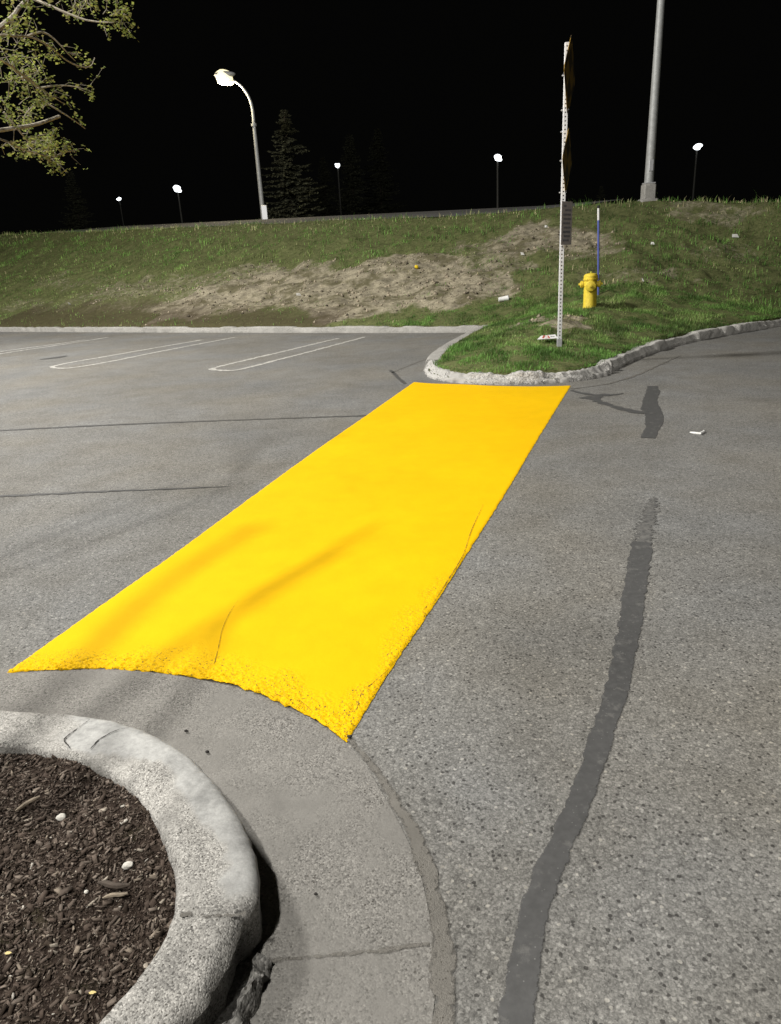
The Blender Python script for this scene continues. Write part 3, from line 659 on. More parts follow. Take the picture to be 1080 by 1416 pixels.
# ------------------------------------------------------------------ grass blades
def blades(n, x0, x1, y0, y1, h0, h1, w, cond, seed):
    r = np.random.default_rng(seed); x = r.uniform(x0, x1, n); y = r.uniform(y0, y1, n)
    ok = inside(x, y); x, y = x[ok], y[ok]; sd = bdist(x, y); ok = cond(x, y) & (sd > .13)
    # only what the picture could see, with margin
    px_ = x / np.maximum(y, .1); ok &= (px_ > -.75) & (px_ < .85)
    x, y, sd = x[ok], y[ok], sd[ok]
    SP = spline(side, .08); far = np.ones(len(x), bool); q = (x < 3) & (y < 18)
    if q.any(): far[q] = np.sqrt(((x[q][:, None] - SP[None, :, 0]) ** 2 + (y[q][:, None] - SP[None, :, 1]) ** 2).min(1)) > .27
    x, y, sd = x[far], y[far], sd[far]
    b = bare(x, y); dens = fbm(x * 2.2, y * 2.2, 101)
    b2 = np.clip(b + (fbm(x * 4, y * 4, 107) - .5) * 2.0 * (b > .02) - .9 * sstep(.56, .66, fbm(x * 1.1, y * 1.1, 109)), 0, 1); keep = r.random(len(x)) < np.clip(1.05 - 1.2 * b2 - .7 * damp(x, y) , .09, 1) * np.clip(2.6 * (dens - .27) + .55 * sstep(12, 4, TAN[0] * x + TAN[1] * y) * sstep(22, 20, NRM[0] * x + NRM[1] * y), .10, 1)
    x, y, sd, b, b2, dens = [q[keep] for q in (x, y, sd, b, b2, dens)]; n = len(x)
    z = zland(x, y, sd) - .01
    cl = fbm(x * 1.1, y * 1.1, 111); tuft = fbm(x * 3.3, y * 3.3, 117)
    h = (h0 + (h1 - h0) * r.random(n) ** 1.6) * (.3 + 1.6 * sstep(.25, .75, tuft)) * (1 - .5 * b)
    w_ = NRM[0] * x + NRM[1] * y
    h = np.where(b2 > .55, h * .5 + .012, h); h *= 1 + .25 * sstep(20.3, 22.2, w_) * (fbm(x * .8, y * .8, 131) > .45)
    az = r.uniform(0, 2 * np.pi, n); lean = r.uniform(.1, .75, n) * h; W = w * r.uniform(.6, 1.3, n)
    dx, dy = np.cos(az), np.sin(az); sx, sy = -dy, dx
    p = np.stack([x, y, z], 1); d = np.stack([dx, dy, np.zeros(n)], 1); s = np.stack([sx, sy, np.zeros(n)], 1); up = np.array([0, 0, 1.])
    v0 = p - s * W[:, None] / 2; v1 = p + s * W[:, None] / 2
    mid = p + d * (lean * .35)[:, None] + up * (h * .6)[:, None]
    v2 = mid + s * W[:, None] * .38; v3 = mid - s * W[:, None] * .38
    v4 = p + d * lean[:, None] + up * (h * .98)[:, None]
    V = np.stack([v0, v1, v2, v3, v4], 1).reshape(-1, 3); i = 5 * np.arange(n)
    T = np.concatenate([np.stack([i, i + 1, i + 2], 1), np.stack([i, i + 2, i + 3], 1), np.stack([i + 3, i + 2, i + 4], 1)])
    g = np.array((.125, .25, .055)); o = np.array((.20, .24, .085)); st = np.array((.42, .38, .22))
    t_ = TAN[0] * x + TAN[1] * y
    pen = np.maximum(sstep(16, 12.5, y) * (x > 0) * .7, .45 * sstep(14, 8, t_)) + .7 * sstep(18.9, 20, w_) * sstep(22.2, 21.4, w_)
    k = np.clip((cl - .35) * 2.2 - pen * .5 + r.normal(0, .22, n), 0, 1)[:, None]
    c = (g * (1 - .22 * sstep(14, 5, t_))[:, None]) * (1 - k) + o * k
    stp = np.clip(.05 + .9 * b2 * (b > .1) + .22 * sstep(20.8, 22.2, w_) + .15 * (cl - .5) - .1 * pen, 0, .9)
    c = np.where((r.random(n) < stp)[:, None], st, c) * r.uniform(.5, 1.45, (n, 1)) * (.28 + .7 * fbm(x * .7, y * .7, 141) + 1.05 * sstep(.3, .7, fbm(x * 3.2, y * 3.2, 143)))[:, None]
    return V, T, np.repeat(c, 5, 0)
W_ = lambda x, y: NRM[0] * x + NRM[1] * y
sets = [blades(240000, -.2, 9, 9.2, 17.5, .02, .058, .007, lambda x, y: (W_(x, y) < 16.5), 1),
        blades(400000, -28, 18, 12, 46, .035, .10, .013, lambda x, y: (W_(x, y) >= 16) & (W_(x, y) < 20.2), 2),
        blades(400000, -28, 22, 12, 50, .04, .12, .014, lambda x, y: (W_(x, y) >= 20.2) & (W_(x, y) < 23.4), 3),
        blades(200000, -26, 6, 15, 42, .03, .08, .011, lambda x, y: (W_(x, y) < 16), 4),
        blades(1100, -28, 22, 12, 50, .12, .30, .010, lambda x, y: (W_(x, y) >= 21.6) & (W_(x, y) < 23.6) & (fbm(x * .9, y * .9, 151) > .52), 5)]
off = 0; a_, b_, c_ = [], [], []
for A, B, C in sets: a_.append(A); b_.append(B + off); c_.append(C); off += len(A)
tag(fast('grass', np.vstack(a_), np.vstack(b_), M_GRASS, None, False, {'tint': np.vstack(c_)}), 'short patchy green grass growing over the embankment and the corner lawn', 'grass', kind='stuff')

# clods and pebbles on the bare soil
def clods(n, seed):
    r = np.random.default_rng(seed); x = r.uniform(-14, 8, n); y = r.uniform(13, 30, n); ok = inside(x, y); x, y = x[ok], y[ok]
    ok = (bare(x, y) > .4) & (r.random(len(x)) < fbm(x * 2, y * 2, 161)); x, y = x[ok], y[ok]; n = len(x)
    sz = .012 + .04 * r.random(n) ** 3
    base = np.array([(1, 0, 0), (0, 1, 0), (-1, 0, 0), (0, -1, 0), (0, 0, 1), (0, 0, -1)], float)
    V = base[None] * sz[:, None, None] * r.uniform(.6, 1.3, (n, 6, 3)) + np.stack([x, y, zland(x, y) + sz * .2], 1)[:, None]
    f = np.array([(0, 1, 4), (1, 2, 4), (2, 3, 4), (3, 0, 4), (1, 0, 5), (2, 1, 5), (3, 2, 5), (0, 3, 5)])
    c = np.array((.28, .24, .18)) * r.uniform(.25, 1.5, (n, 1))
    return V.reshape(-1, 3), (f[None] + 6 * np.arange(n)[:, None, None]).reshape(-1, 3), np.repeat(c, 6, 0)
A, B, C = clods(24000, 3)
tag(fast('soil_clods', A, B, M_CHIP, None, False, {'tint': C}), 'dry brown soil clods and pebbles on the bare patches of the embankment', 'soil', kind='stuff')

# ------------------------------------------------------------------ hilltop road
tt = np.linspace(9, 75, 120); A = np.stack([TAN * t + NRM * (WC + .9) for t in tt]); B = np.stack([TAN * t + NRM * (WC + 7.0) for t in tt])
o = sheet('hilltop_road', A, B, 0, M_ROAD, 6)
nv = len(o.data.vertices); co = np.empty(nv * 3, np.float32); o.data.vertices.foreach_get('co', co); co = co.reshape(-1, 3)
w = co[:, 0] * NRM[0] + co[:, 1] * NRM[1]; t = co[:, 0] * TAN[0] + co[:, 1] * TAN[1]
co[:, 2] = crest(t) + .03 + .078 * (w - WC - .9); o.data.vertices.foreach_set('co', co.ravel()); o.data.update()

# ------------------------------------------------------------------ sign post
pb = at(773.2, 488, .16); pb = np.array([pb[0], pb[1], .13])
top = atd(783, 59, pb[1]); HT = float(top[2] - pb[2])
sp = empty('checkerboard_sign_post', pb); tag(sp, 'tall perforated steel post carrying two dark checkerboard diamond signs edge-on', 'road sign')
ANG = math.radians(-15)
def put(o, z, rz=0, x=0, y=0): o.location = (x, y, z); o.rotation_euler = (0, 0, rz); return o
m = MB(); m.box((0, 0, HT / 2 - .15), (.060, .060, HT + .3), .004); put(m.build('post', M_PERF, sp), 0, math.radians(-8))
m = MB(); m.box((0, 0, .11), (.072, .072, .26), .004); put(m.build('anchor_sleeve', M_GALV, sp), 0, math.radians(-8))
PA = math.radians(67.5)                                     # sign plane runs 22.5 deg right of straight ahead
def zat(v): return float(atd(780, v, pb[1])[2] - pb[2])
def diamond(name, zc, hd, off):
    m = MB(); th = .0035; rr = .05; pts = []
    for k in range(4):
        a = k * math.pi / 2; cx, cz = math.cos(a) * (hd - rr * 1.414), math.sin(a) * (hd - rr * 1.414)
        for q in np.linspace(-math.pi / 4, math.pi / 4, 5): pts.append((cx + rr * math.cos(a + q), cz + rr * math.sin(a + q)))
    n = len(pts)
    m.add([(x, -th, z) for x, z in pts] + [(x, th, z) for x, z in pts], [tuple(range(n)), tuple(range(n, 2 * n))[::-1]] + [(i, i + n, (i + 1) % n + n, (i + 1) % n) for i in range(n)])
    o = m.build(name, M_CHECK, sp, True, 30)
    nx, ny = math.cos(math.radians(-22.5)), math.sin(math.radians(-22.5))
    o.location = (nx * off, ny * off, zc); o.rotation_euler = (math.radians(1.5), 0, PA); return o
d1 = diamond('diamond_sign', (zat(47) + zat(161)) / 2, (zat(47) - zat(161)) / 2, .042); d1['label'] = 'larger upper checkerboard diamond'
d2 = diamond('diamond_sign', (zat(175) + zat(269.5)) / 2, (zat(175) - zat(269.5)) / 2, .042); d2['label'] = 'smaller lower checkerboard diamond'
for vv in (104, 152, 182, 222, 266):
    m = MB(); m.tube([(-.058, 0, 0), (.045, 0, 0)], .006, 8); m.tube([(-.05, 0, 0), (-.042, 0, 0)], .012, 6)
    put(m.build('bolt', M_GALV, sp), zat(vv), math.radians(-22.5))
z1, z0 = zat(279), zat(338.5)
m = MB(); m.box((0, 0, 0), (.30, .004, z1 - z0), .0015); pl = m.build('text_plate', M_PLATE, sp)
nx, ny = math.cos(math.radians(-42)), math.sin(math.radians(-42)); pl.location = (nx * .044 + .02, ny * .044, (z1 + z0) / 2); pl.rotation_euler = (0, 0, math.radians(48)); pl['label'] = 'grey plate with rows of small lettering'
m = MB(); hh = z1 - z0
for k, (yy, a, b) in enumerate([(.40, -.10, -.02), (.30, -.06, .11), (.20, -.11, .10), (.10, -.10, .12), (.0, -.11, .09), (-.10, -.09, .11), (-.20, -.11, .10), (-.30, -.08, .08), (-.40, -.10, .05)]):
    x = a; m = MB()
    while x < b:
        ww = random.uniform(.012, .03); m.box((x + ww / 2, -.0028, yy * hh), (ww, .0016, .026)); x += ww + .008
    m.build('lettering', M_INK, pl, False)

# fallen white placard at the foot of the post
c = at(757, 483, .19); pa = empty('placard', (c[0], c[1], float(zland(c[0], c[1])) + .075), math.radians(6)); tag(pa, 'white and red placard lying on the grass at the foot of the sign post', 'placard')
pa.rotation_euler = (math.radians(7), math.radians(-2), math.radians(-4))
m = MB(); m.add([(-.17, -.09, 0), (.13, -.11, 0), (.135, .13, 0), (-.08, .12, 0), (-.17, -.09, .006), (.13, -.11, .006), (.135, .13, .006), (-.08, .12, .006)], [(3, 2, 1, 0), (4, 5, 6, 7), (0, 1, 5, 4), (1, 2, 6, 5), (2, 3, 7, 6), (3, 0, 4, 7)])
m.build('board', M_WHITE, pa, False)
m = MB(); m.box((-.055, .03, .0075), (.028, .17, .002), 0, Matrix.Rotation(-.25, 4, 'Z')); m.box((.015, 0, .0075), (.02, .16, .002)); m.box((-.02, -.06, .0075), (.05, .02, .002)); m.box((-.02, .06, .0075), (.05, .012, .002)); m.build('red_lettering', M_RED, pa, False)
m = MB(); m.box((.055, .02, .0075), (.02, .05, .002)); m.box((.085, 0, .0075), (.025, .04, .002), 0, Matrix.Rotation(.5, 4, 'Z')); m.build('dark_lettering', M_INK, pa, False)

# ------------------------------------------------------------------ hydrant
hb = hit(815.5, 424); Dh = hb[1]; K = Dh * .985 / F * 1.0
print('hydrant at', hb)
hy = empty('fire_hydrant', (hb[0], hb[1], hb[2] - .02), math.radians(-14)); tag(hy, 'yellow fire hydrant standing in the grass beside the blue rod', 'fire hydrant')
sc_ = (atd(815, 374, Dh)[2] - hb[2]) / .74
m = MB(); m.lathe([(.145, -.12), (.145, .02), (.14, .03), (.14, .44), (.15, .45), (.15, .47), (.14, .475), (.135, .56)], 32); m.build('barrel', M_HYD, hy)
m = MB(); m.lathe([(.150, .56), (.158, .565), (.158, .585), (.15, .59), (.148, .655), (.12, .69), (.06, .705), (.03, .708)], 32); m.build('bonnet', M_HYD, hy)
m = MB(); m.lathe([(.026, .70), (.026, .735), (.018, .74)], 5); m.build('operating_nut', M_HYDG, hy, True, 20)
for s in (-1, 1):
    R = Matrix.Rotation(math.radians(90) * s, 4, 'Y')
    m = MB(); m.lathe([(.062, .10), (.062, .15), (.072, .155), (.072, .20), (.05, .215), (.028, .22), (.022, .25), (.015, .252)], 18, R, (0, 0, .485)); m.build('hose_cap', M_HYD, hy)
R = Matrix.Rotation(math.radians(90), 4, 'X')
m = MB(); m.lathe([(.095, .10), (.095, .155), (.112, .16), (.112, .20), (.10, .215), (.05, .225), (.028, .228), (.026, .26), (.02, .262)], 24, R, (0, 0, .45)); m.build('pumper_cap', M_HYD, hy)
m = MB(); m.lathe([(.155, .585), (.162, .588), (.162, .597), (.155, .6)], 32); m.build('flange', M_HYD, hy)
hy.scale = (sc_, sc_, sc_)

rb = hit(827.5, 408); rt_ = atd(827.6, 284, rb[1])
mr = empty('hydrant_marker_rod', rb); tag(mr, 'thin blue marker rod with a white tip standing behind the hydrant', 'marker rod')
L = float(rt_[2] - rb[2]); dx = float(rt_[0] - rb[0])
m = MB(); m.tube([(0, 0, -.05), (dx * .84, 0, L * .84)], .021, 10); m.build('rod', M_BLUE, mr)
m = MB(); m.tube([(dx * .84, 0, L * .84), (dx * .97, 0, L * .97)], .022, 10); m.build('white_band', M_WHITE, mr)
m = MB(); m.tube([(dx * .97, 0, L * .97), (dx, 0, L)], .024, 10); m.build('cap', M_BLACK, mr)

# ------------------------------------------------------------------ litter
p = hit(696, 417); o = empty('paper_cup', p + [0, 0, .05]); tag(o, 'crushed white paper cup lying on the lower embankment', 'cup')
m = MB(); R = Matrix.Rotation(math.radians(84), 4, 'Y'); m.lathe([(.045, -.11), (.05, -.105), (.062, .10), (.066, .11), (.06, .112), (.055, .10), (.04, -.09)], 18, R); m.build('cup', M_WHITE, o)
m = MB(); m.lathe([(.067, .105), (.068, .118), (.055, .13), (.02, .131)], 18, R); m.build('lid', M_GALV, o)
p = hit(576, 372); m = MB(); m.blob((0, 0, 0), (.06, .05, .05), 3, .2, 8); o = m.build('wrapper', M_YELBALL); o.location = tuple(p + [0, 0, .04]); tag(o, 'yellow crumpled wrapper on the bare upper slope', 'litter')
hk = PX([(954, 599), (960, 600), (968, 601), (973, 598.5), (973, 596.5)]); m = MB(); m.tube([(q[0], q[1], .008) for q in hk], [.006, .012, .014, .012, .006], 6); o = m.build('plastic_strip', M_WHITE); tag(o, 'hooked white plastic strip lying on the asphalt right of the tar patch', 'litter')
for k, (u_, v_, lab) in enumerate([(1016, 331, 'white scrap high on the right side of the grass slope'), (902, 341, 'pale scrap in the green slope right of the blue rod'), (413, 411, 'white scrap on the bare soil above the parking stalls'),
                                   (888, 393, 'small pale scrap low in the grass right of the hydrant'), (755, 317, 'white scrap just left of the sign plate on the slope'), (722, 355, 'white scrap on the dirt left of the sign post'), (96, 423, 'pale scrap in the grass at far left above the back kerb')]):
    p = hit(u_, v_); m = MB(); rr = random.Random(k); s = rr.uniform(.045, .08)
    if k == 0: s = .09
    m.add([(-s, -s * .5, 0), (s, -s * .4, .01), (s * .8, s * .5, .05), (-s * .7, s * .6, .04), (0, 0, .05)], [(0, 1, 4), (1, 2, 4), (2, 3, 4), (3, 0, 4), (3, 2, 1, 0)])
    o = m.build('paper_scrap', M_WHITE, None, False); o.location = tuple(p + [0, 0, .05]); o.rotation_euler = (.5, 0, rr.uniform(0, 3)); tag(o, lab, 'litter', 'white paper scraps on the slope')
rr = random.Random(5)
def peb(u_, v_, mat, lab, s):
    p = at(u_, v_); m = MB(); m.blob((0, 0, 0), (s, s * .8, s * .6), rr.randint(0, 99), .25, 7); o = m.build('pebble', mat); o.location = (p[0], p[1], s * .35 + .008); return tag(o, lab, 'pebble', 'pebbles on the pavement')
M_PEBD = plain('dark_pebble', (.03, .028, .026), .9)
peb(258, 1014, M_PEBD, 'dark pebble on the gutter just past the island kerb', .007)
peb(287, 1043, M_PEBD, 'dark pebble on the gutter beside the patched kerb top', .007)
peb(484, 1022, M_PEBD, 'dark pebble touching the near tip of the yellow paint', .009)
peb(437, 1240, M_PEBD, 'lone dark pebble in the middle of the gutter', .005)

# ------------------------------------------------------------------ street lamps
def lamp(name, loc, power, col, rad):
    l = bpy.data.lights.new(name, 'POINT'); l.energy = power; l.color = col; l.shadow_soft_size = rad
    o = bpy.data.objects.new(name, l); COL.objects.link(o); o.location = loc; return o
def lamp_davit():
    Y = 40.; b = atd(365.5, 308, Y); c = atd(351.3, 173, Y)
    r = empty('street_lamp', (b[0], b[1], b[2] - .3)); tag(r, 'tall street lamp with a curved arm and a warm yellow glow', 'street lamp', 'street lamps beyond the embankment')
    O = np.array([b[0], b[1], b[2] - .3]); P = [atd(u, v, Y) - O for u, v in [(365, 308), (358, 240), (351.3, 173)]]; P[0] = np.array([P[0][0], 0, 0])
    m = MB(); m.tube(P, [.125, .105, .085], 14); m.build('pole', M_PAINTPOLE, r)
    A = spline([P[-1]] + [atd(u, v, Y) - O for u, v in [(349, 150), (343.5, 133), (333, 118.5), (322, 111)]], .1)
    m = MB(); m.tube(A, list(np.linspace(.08, .05, len(A))), 12); m.build('arm', M_PAINTPOLE, r)
    m = MB(); m.tube([P[-1] - [0, 0, .05], P[-1] + [0, 0, .06]], .14, 14); m.build('collar', M_PAINTPOLE, r)
    m = MB(); q = atd(367.2, 296, Y) - O; m.box((q[0], -.22, q[2] - .25), (.3, .28, 1.3), .02); m.build('control_box', M_GALV, r)
    h = atd(311, 105, Y) - O
    m = MB(); m.blob((h[0], h[1], h[2] + .06), (.55, .24, .14), 1, .04, 10); m.build('lamp_housing', M_PAINTPOLE, r)
    m = MB(); m.blob((h[0] - .05, h[1], h[2] - .07), (.46, .32, .33), 4, .28, 10); m.build('lamp_glass_glow', M_LWARM, r)  # glass enlarged and lumpy, so its shape takes in the lamp's glow
    g = O + h; lamp('street_lamp_bulb', (g[0] - .05, g[1] - .1, g[2] - .55), 1100, (1., .85, .55), .2)
    return r
lamp_davit()
def lamp_far(u, v, Y, size, label, ph):
    h = atd(u, v, Y); gz = float(zland(np.array([h[0]]), np.array([h[1]]), np.array([50.]))[0])
    r = empty('street_lamp', (h[0], h[1], gz)); tag(r, label, 'street lamp', 'street lamps beyond the embankment'); hz = float(h[2] - gz)
    m = MB(); m.tube([(0, 0, -.2), (0, 0, hz + .1)], [.09, .06], 10); m.build('pole', M_DPOLE, r)
    m = MB(); m.box((0, .05, hz + size * .5), (size * 1.2, .4, .1), .03); m.build('lamp_housing', M_DARKMETAL, r)
    m = MB(); m.blob((0, -.16, hz), (size * .85, size * .6, size * .65), ph, .38, 9); m.build('lamp_glass_glow', M_LCOOL, r)  # oversized glass, the ragged outline of the glow built into its shape
lamp_far(245.5, 261.5, 70, .42, 'white lamp just left below the curved arm lamp', 4)
lamp_far(165, 275.5, 90, .28, 'smallest and lowest white lamp, at far left above the road', 6)
lamp_far(467, 229, 70, .25, 'small white lamp shining among the dark trees right of the lit spruce', 9)
lamp_far(688, 219, 55, .33, 'white lamp on a thin dark pole left of the sign post', 3)
lamp_far(964, 203, 60, .34, 'white lamp on the right, past the big grey pole', 5)

b = hit(896, 274); b = atd(896, 273, 22.3)
r = empty('light_pole', (b[0], b[1], b[2] - .15)); tag(r, 'thick pale grey light pole on a square concrete base at the crest', 'light pole')
m = MB(); m.box((0, 0, .25), (.34, .34, .52), .03); m.build('concrete_base', M_KERB, r)
m = MB(); m.box((0, 0, .03), (.5, .42, .16), .03); m.build('footing', M_KERB, r)
tp = atd(914.2, 0, 22.3) - np.array([b[0], b[1], b[2] - .15])
m = MB(); m.tube([(tp[0] * .0, 0, .50), tuple(tp), tuple(tp * 1.9)], [.128, .098, .07], 16); m.build('shaft', M_PAINTPOLE, r)
m = MB(); m.box((0, 0, .525), (.30, .30, .03), .006); m.build('base_plate', M_GALV, r)
m = MB(); m.box((-.005, -.125, .98), (.12, .03, .30), .008); m.build('hand_hole_cover', M_GALV, r)

# ------------------------------------------------------------------ trees beyond
def spruce(seed, hgt, rad, name='spruce_tree'):
    r = random.Random(seed); root = empty(name)
    m = MB(); m.tube([(0, 0, -.3), (.03, 0, hgt * .5), (0, 0, hgt)], [.10, .06, .02], 9); m.build('trunk', M_SBARK, root)
    V, T, C = [], [], []; z = .5
    while z < hgt:
        f = 1 - z / hgt; nb = r.randint(6, 9)
        for k in range(nb):
            a = r.uniform(0, 6.283); Lb = rad * (min(f * 1.25, .8) ** .8) * r.uniform(.45, 1.2) + .15; drop = r.uniform(.15, .5)
            if r.random() < .16 + .16 * math.sin(a + z * 1.7): continue
            d = np.array([math.cos(a), math.sin(a), 0]); s = np.array([-d[1], d[0], 0])
            nq = max(6, int(Lb * 22))
            for i in range(nq):
                t = (i + r.random()) / nq; p = d * Lb * t + np.array([0, 0, z - drop * Lb * t + .25 * Lb * t * t]);
                for sd in (-1, 1):
                    ln = (.10 + .24 * (1 - t) * min(Lb, 1.2)) * r.uniform(.6, 1.3); w = .045 * r.uniform(.7, 1.5)
                    e = (d * r.uniform(.4, .9) + s * sd * r.uniform(.4, 1.) + np.array([0, 0, r.uniform(-.55, .15)])); e /= np.linalg.norm(e)
                    q = np.cross(e, [0, 0, 1.]); q = q / (np.linalg.norm(q) + 1e-6) * w + np.array([0, 0, r.uniform(-w, w)])
                    n0 = len(V); V += [p - q, p + q, p + e * ln * .7 + q * .8, p + e * ln, p + e * ln * .7 - q * .8]
                    T += [(n0, n0 + 1, n0 + 2), (n0, n0 + 2, n0 + 4), (n0 + 4, n0 + 2, n0 + 3)]
                    c = np.array((.085, .09, .062)) * r.uniform(.4, 1.5); C += [c] * 5
        z += r.uniform(.16, .28) * (1 if z < hgt * .8 else .7)
    fast('crown', np.array(V), np.array(T), M_NEEDLE, root, False, {'tint': np.array(C)})
    return root
sp1 = spruce(3, 6.8, 2.3); b = atd(406, 303, 50); t_ = atd(402, 152, 50); sp1.location = tuple(np.array([b[0], b[1], b[2] - .6]))
sp1.scale = (float((t_[2] - b[2] + .6) / 6.8),) * 3
tag(sp1, 'dimly lit spruce just right of the curved street lamp', 'spruce tree', 'evergreens beyond the road')
big = spruce(9, 9.5, 2.3); big.location = (float(atd(490, 300, 96)[0]), 96, 3.2); big.scale = (1.4, 1.4, 1.4); tag(big, 'tall dark evergreen behind the small white lamp right of the lit spruce', 'spruce tree', 'evergreens beyond the road')
for u_, Y, s, lab in [(528, 105, 1.6, 'dark evergreen furthest right in the clump left of the sign post'), (452, 110, 1.35, 'dark evergreen between the lit spruce and the small white lamp'), (108, 85, 1.0, 'dark evergreen at the left below the leafy branches'), (830, 80, .5, 'low dark young evergreen between the sign post and the big grey pole')]:
    c = copy_tree(big); q = atd(u_, 300, Y); c.location = (float(q[0]), Y, 3.2); c.scale = (s, s, s); c.rotation_euler = (0, 0, u_ * .7); tag(c, lab)

# ------------------------------------------------------------------ leafy tree in the island
TR = np.array([-3.05, 1.55, 0.])
tree = empty('young_tree', TR + [0, 0, .09]); tag(tree, 'leafy spring tree reaching in from the upper left with pale branches', 'tree')
O = TR + [0, 0, .09]
wood = MB(); LV, LT, LC = [], [], []
lr = random.Random(21)
def leaf(p, size):
    a = lr.uniform(0, 6.283); e = np.array([math.cos(a), math.sin(a), lr.uniform(-.7, .7)]); e /= np.linalg.norm(e)
    s = np.cross(e, [lr.uniform(-1, 1), lr.uniform(-1, 1), 1.]); s /= np.linalg.norm(s) + 1e-6; n = np.cross(e, s)
    w = size * .36; n0 = len(LV)
    LV.extend([p, p + e * size * .45 + s * w + n * w * .3, p + e * size, p + e * size * .45 - s * w + n * w * .3]); LT.extend([(n0, n0 + 1, n0 + 2), (n0, n0 + 2, n0 + 3)])
    c = np.array(lr.choice([(.27, .32, .08), (.34, .37, .10), (.19, .24, .07), (.24, .23, .08)])) * lr.uniform(.6, 1.25); LC.extend([c] * 4)
def twig(p, d, ln, r, depth=0):
    q = p + d * ln * .5 + np.array([lr.gauss(0, .12), lr.gauss(0, .12), lr.gauss(.02, .1)]) * ln; e = q + (d * .5 + np.array([lr.gauss(0, .2), lr.gauss(0, .2), lr.gauss(.05, .2)])) * ln
    wood.tube([p, q, e], [r, r * .8, r * .5], 5, False)
    for k in range(lr.randint(4, 7)): leaf(e + np.array([lr.gauss(0, .011) for _ in range(3)]), lr.uniform(.011, .023))
    if lr.random() < .8:
        for k in range(lr.randint(1, 3)): leaf(q + np.array([lr.gauss(0, .006) for _ in range(3)]), lr.uniform(.012, .024))
    if depth < 1 and lr.random() < .75:
        for k in range(lr.randint(1, 3)):
            dd = d + np.array([lr.gauss(0, .7), lr.gauss(0, .7), lr.gauss(0, .6)]); dd /= np.linalg.norm(dd); twig(q if k else e, dd, ln * .7, r * .7, depth + 1)
def limb(P, r0, r1, dens=14, start=.35, tl=.12):
    P = spline(np.array(P), .05); n = len(P); wood.tube(P, list(np.linspace(r0, r1, n)), 7)
    Ln = np.linalg.norm(np.diff(P, axis=0), axis=1).sum()
    for k in range(int(Ln * dens * .36)):
        t = lr.uniform(start, 1); i = min(int(t * (n - 1)), n - 2); d = P[i + 1] - P[i]; d /= np.linalg.norm(d) + 1e-9
        dd = d * .5 + np.array([lr.gauss(0, .6), lr.gauss(0, .6), lr.gauss(.1, .6)]); dd /= np.linalg.norm(dd)
        twig(P[i], dd, tl * lr.uniform(.4, 1.1), .0016)
def L_(pts, Ys): Ys = np.linspace(Ys[0], Ys[1], len(pts)); return [atd(u, v, y) - O for (u, v), y in zip(pts, Ys)]
wood.tube([(0, 0, -.1), (.02, .02, .8), (.05, .1, 1.6), (.05, .22, 2.6), (.1, .3, 3.8), (.1, .35, 4.8)], [.10, .085, .075, .06, .04, .015], 12)
J = lambda z: np.array([.05, .22 + (z - 2.6) * .06, z])
limb([J(1.7)] + L_([(-160, 140), (-60, 80), (10, 30), (28, 9), (60, -25), (120, -80)], (3.4, 4.8)), .026, .006, 10, .55)
limb(L_([(45, -2), (62, 5), (85, 15), (120, 28), (150, 31)], (4.3, 4.1)), .008, .003, 4, .2, .1)
for k in range(13): twig(atd(lr.uniform(140, 170), lr.uniform(14, 42), 4.1) - O, np.array([lr.uniform(.2, 1), lr.gauss(0, .4), lr.gauss(0, .5)]), .05, .002)
limb([J(1.65)] + L_([(-120, 100), (-30, 52), (22, 50), (45, 52), (70, 65), (90, 82), (110, 92), (125, 92), (131, 80)], (3.3, 4.4)), .014, .002, 7, .7, .08)
limb(L_([(38, 50), (58, 44), (75, 54), (92, 72), (104, 84)], (4.1, 4.3)), .006, .002, 40, .35, .10)
limb([J(1.6)] + L_([(-110, 90), (-40, 70), (10, 88), (24, 99), (45, 113), (52, 125)], (3.2, 4.3)), .013, .004, 26, .55, .12)
limb(L_([(30, 106), (52, 118), (68, 131), (88, 143)], (4.1, 4.4)), .006, .002, 46, .2, .12)
limb(L_([(52, 122), (80, 118), (105, 120), (130, 128)], (4.3, 4.5)), .005, .002, 42, .1, .10)
limb(L_([(60, 140), (85, 155), (105, 168), (118, 178)], (4.3, 4.5)), .005, .002, 16, .3, .05)
limb([J(1.55)] + L_([(-100, 190), (-30, 184), (15, 178), (50, 172), (82, 161)], (3.2, 4.2)), .014, .008, 2, .6, .08)
limb(L_([(34, 175), (34, 160), (46, 146)], (4.1, 4.1)), .004, .002, 14, .2, .08)
limb([J(1.5)] + L_([(-100, 150), (-40, 178), (10, 196), (30, 206), (50, 212), (75, 217), (92, 210), (105, 208)], (3.2, 4.3)), .012, .002, 18, .68, .09)
limb(L_([(5, 155), (30, 185), (42, 200), (60, 222)], (4., 4.2)), .006, .002, 26, .3, .09)
for k in range(23): twig(atd(lr.uniform(0, 60), lr.uniform(105, 170), lr.uniform(4.1, 4.7)) - O, np.array([lr.uniform(-.2, 1), lr.gauss(0, .4), lr.gauss(.1, .5)]), .08, .002)
for k in range(13): twig(atd(lr.uniform(-10, 45), lr.uniform(40, 85), lr.uniform(4.2, 4.7)) - O, np.array([lr.uniform(-.2, 1), lr.gauss(0, .4), lr.gauss(.1, .5)]), .08, .002)
for k in range(20): twig(atd(lr.uniform(75, 132), lr.uniform(-20, 24), lr.uniform(4.6, 5.2)) - O, np.array([lr.uniform(-.2, 1), lr.gauss(0, .4), lr.gauss(.1, .5)]), .09, .002)
for k in range(18): twig(atd(lr.uniform(30, 72), lr.uniform(185, 212), lr.uniform(4., 4.3)) - O, np.array([lr.uniform(-.2, 1), lr.gauss(0, .4), lr.gauss(.1, .5)]), .06, .002)
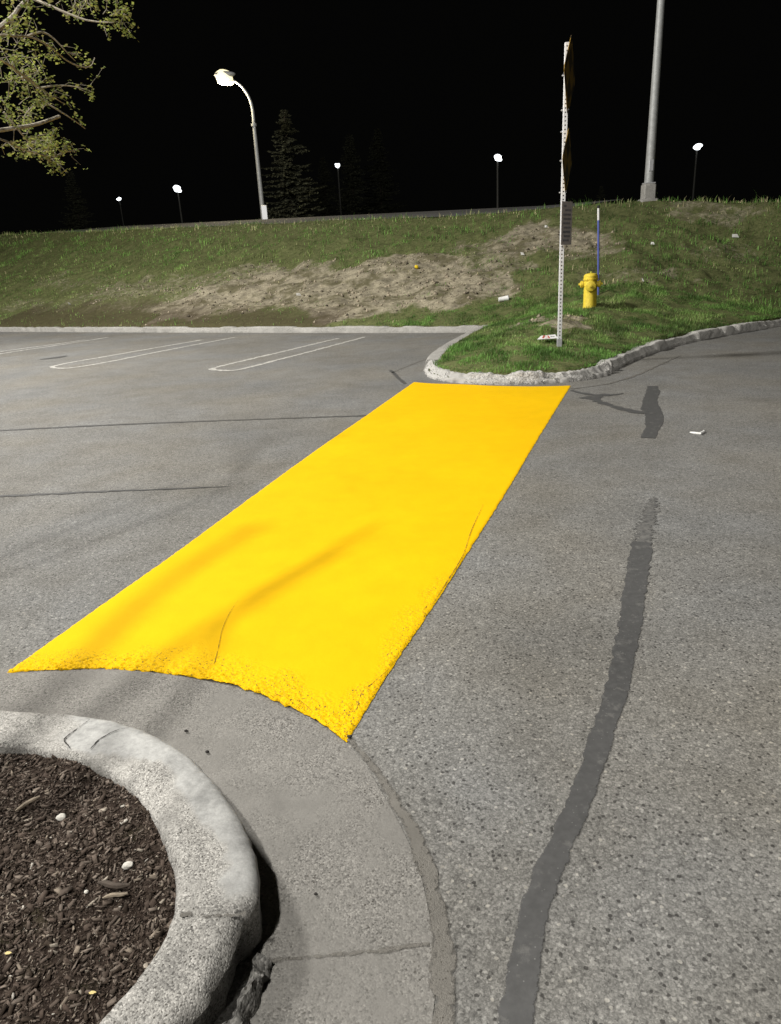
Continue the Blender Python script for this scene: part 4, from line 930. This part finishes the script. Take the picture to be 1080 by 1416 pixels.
# limbs out of the picture on the near side, whose shade falls over the gutter and the paint
LA = np.array([-2.9, -2.2, 9.4])
def shade(gpts, z): return [np.array([*g, 0]) + (LA - np.array([*g, 0])) * (zz / LA[2]) - O for g, zz in zip(gpts, z)]
limb([J(2.3)] + shade([(-1.75, 1.9), (-1.42, 2.4), (-1.32, 3.1), (-1.12, 3.74), (-.85, 4.3)], [2.6, 2.8, 3., 3.1, 3.2]), .062, .036, 3, .7)
limb([J(2.0)] + shade([(-1.5, 1.8), (-1.17, 2.3), (-.98, 2.76), (-.69, 3.22), (-.3, 3.8)], [2.2, 2.4, 2.6, 2.7, 2.8]), .05, .028, 3, .75)
limb([J(1.9)] + shade([(-1.2, 1.7), (-.88, 2.25), (-.78, 3.1), (-.48, 3.62), (-.1, 4.2)], [2., 2.1, 2.2, 2.3, 2.4]), .032, .018, 3, .8)
limb([J(3.0), (-.5, .4, 3.6), (-1.2, .7, 4.1), (-1.9, .9, 4.3)], .035, .006, 12, .4, .2)
limb([J(3.4), (.0, -.5, 4.), (-.4, -1., 4.5)], .028, .006, 12, .4, .2)
wood.build('trunk', M_BARK, tree)
fast('crown', np.array(LV), np.array(LT), M_LEAF, tree, False, {'tint': np.array(LC)})

# ------------------------------------------------------------------ light: the lot's own lamps, one added fill lamp, night sky
WHT = (1., .965, .90)
lamp('unseen_lamp', tuple(LA), 4500, WHT, .22)
lamp('unseen_lamp', (-12, 11, 12.5), 21000, WHT, 1.1)
lamp('unseen_lamp', (-9, -22, 15), 7500, WHT, .5)  # added unseen lamp, general fill to brighten the embankment
w = bpy.data.worlds.new('World'); S.world = w; w.use_nodes = True
bg = w.node_tree.nodes['Background']; bg.inputs[0].default_value = (.0028, .0028, .0026, 1); bg.inputs[1].default_value = .5
S.view_settings.view_transform = 'Standard'; S.view_settings.look = 'None'; S.view_settings.exposure = 0; S.view_settings.gamma = 1
S.render.engine = 'CYCLES'; S.cycles.use_denoising = True; S.cycles.max_bounces = 5; S.cycles.diffuse_bounces = 3
S.cycles.sample_clamp_indirect = 4
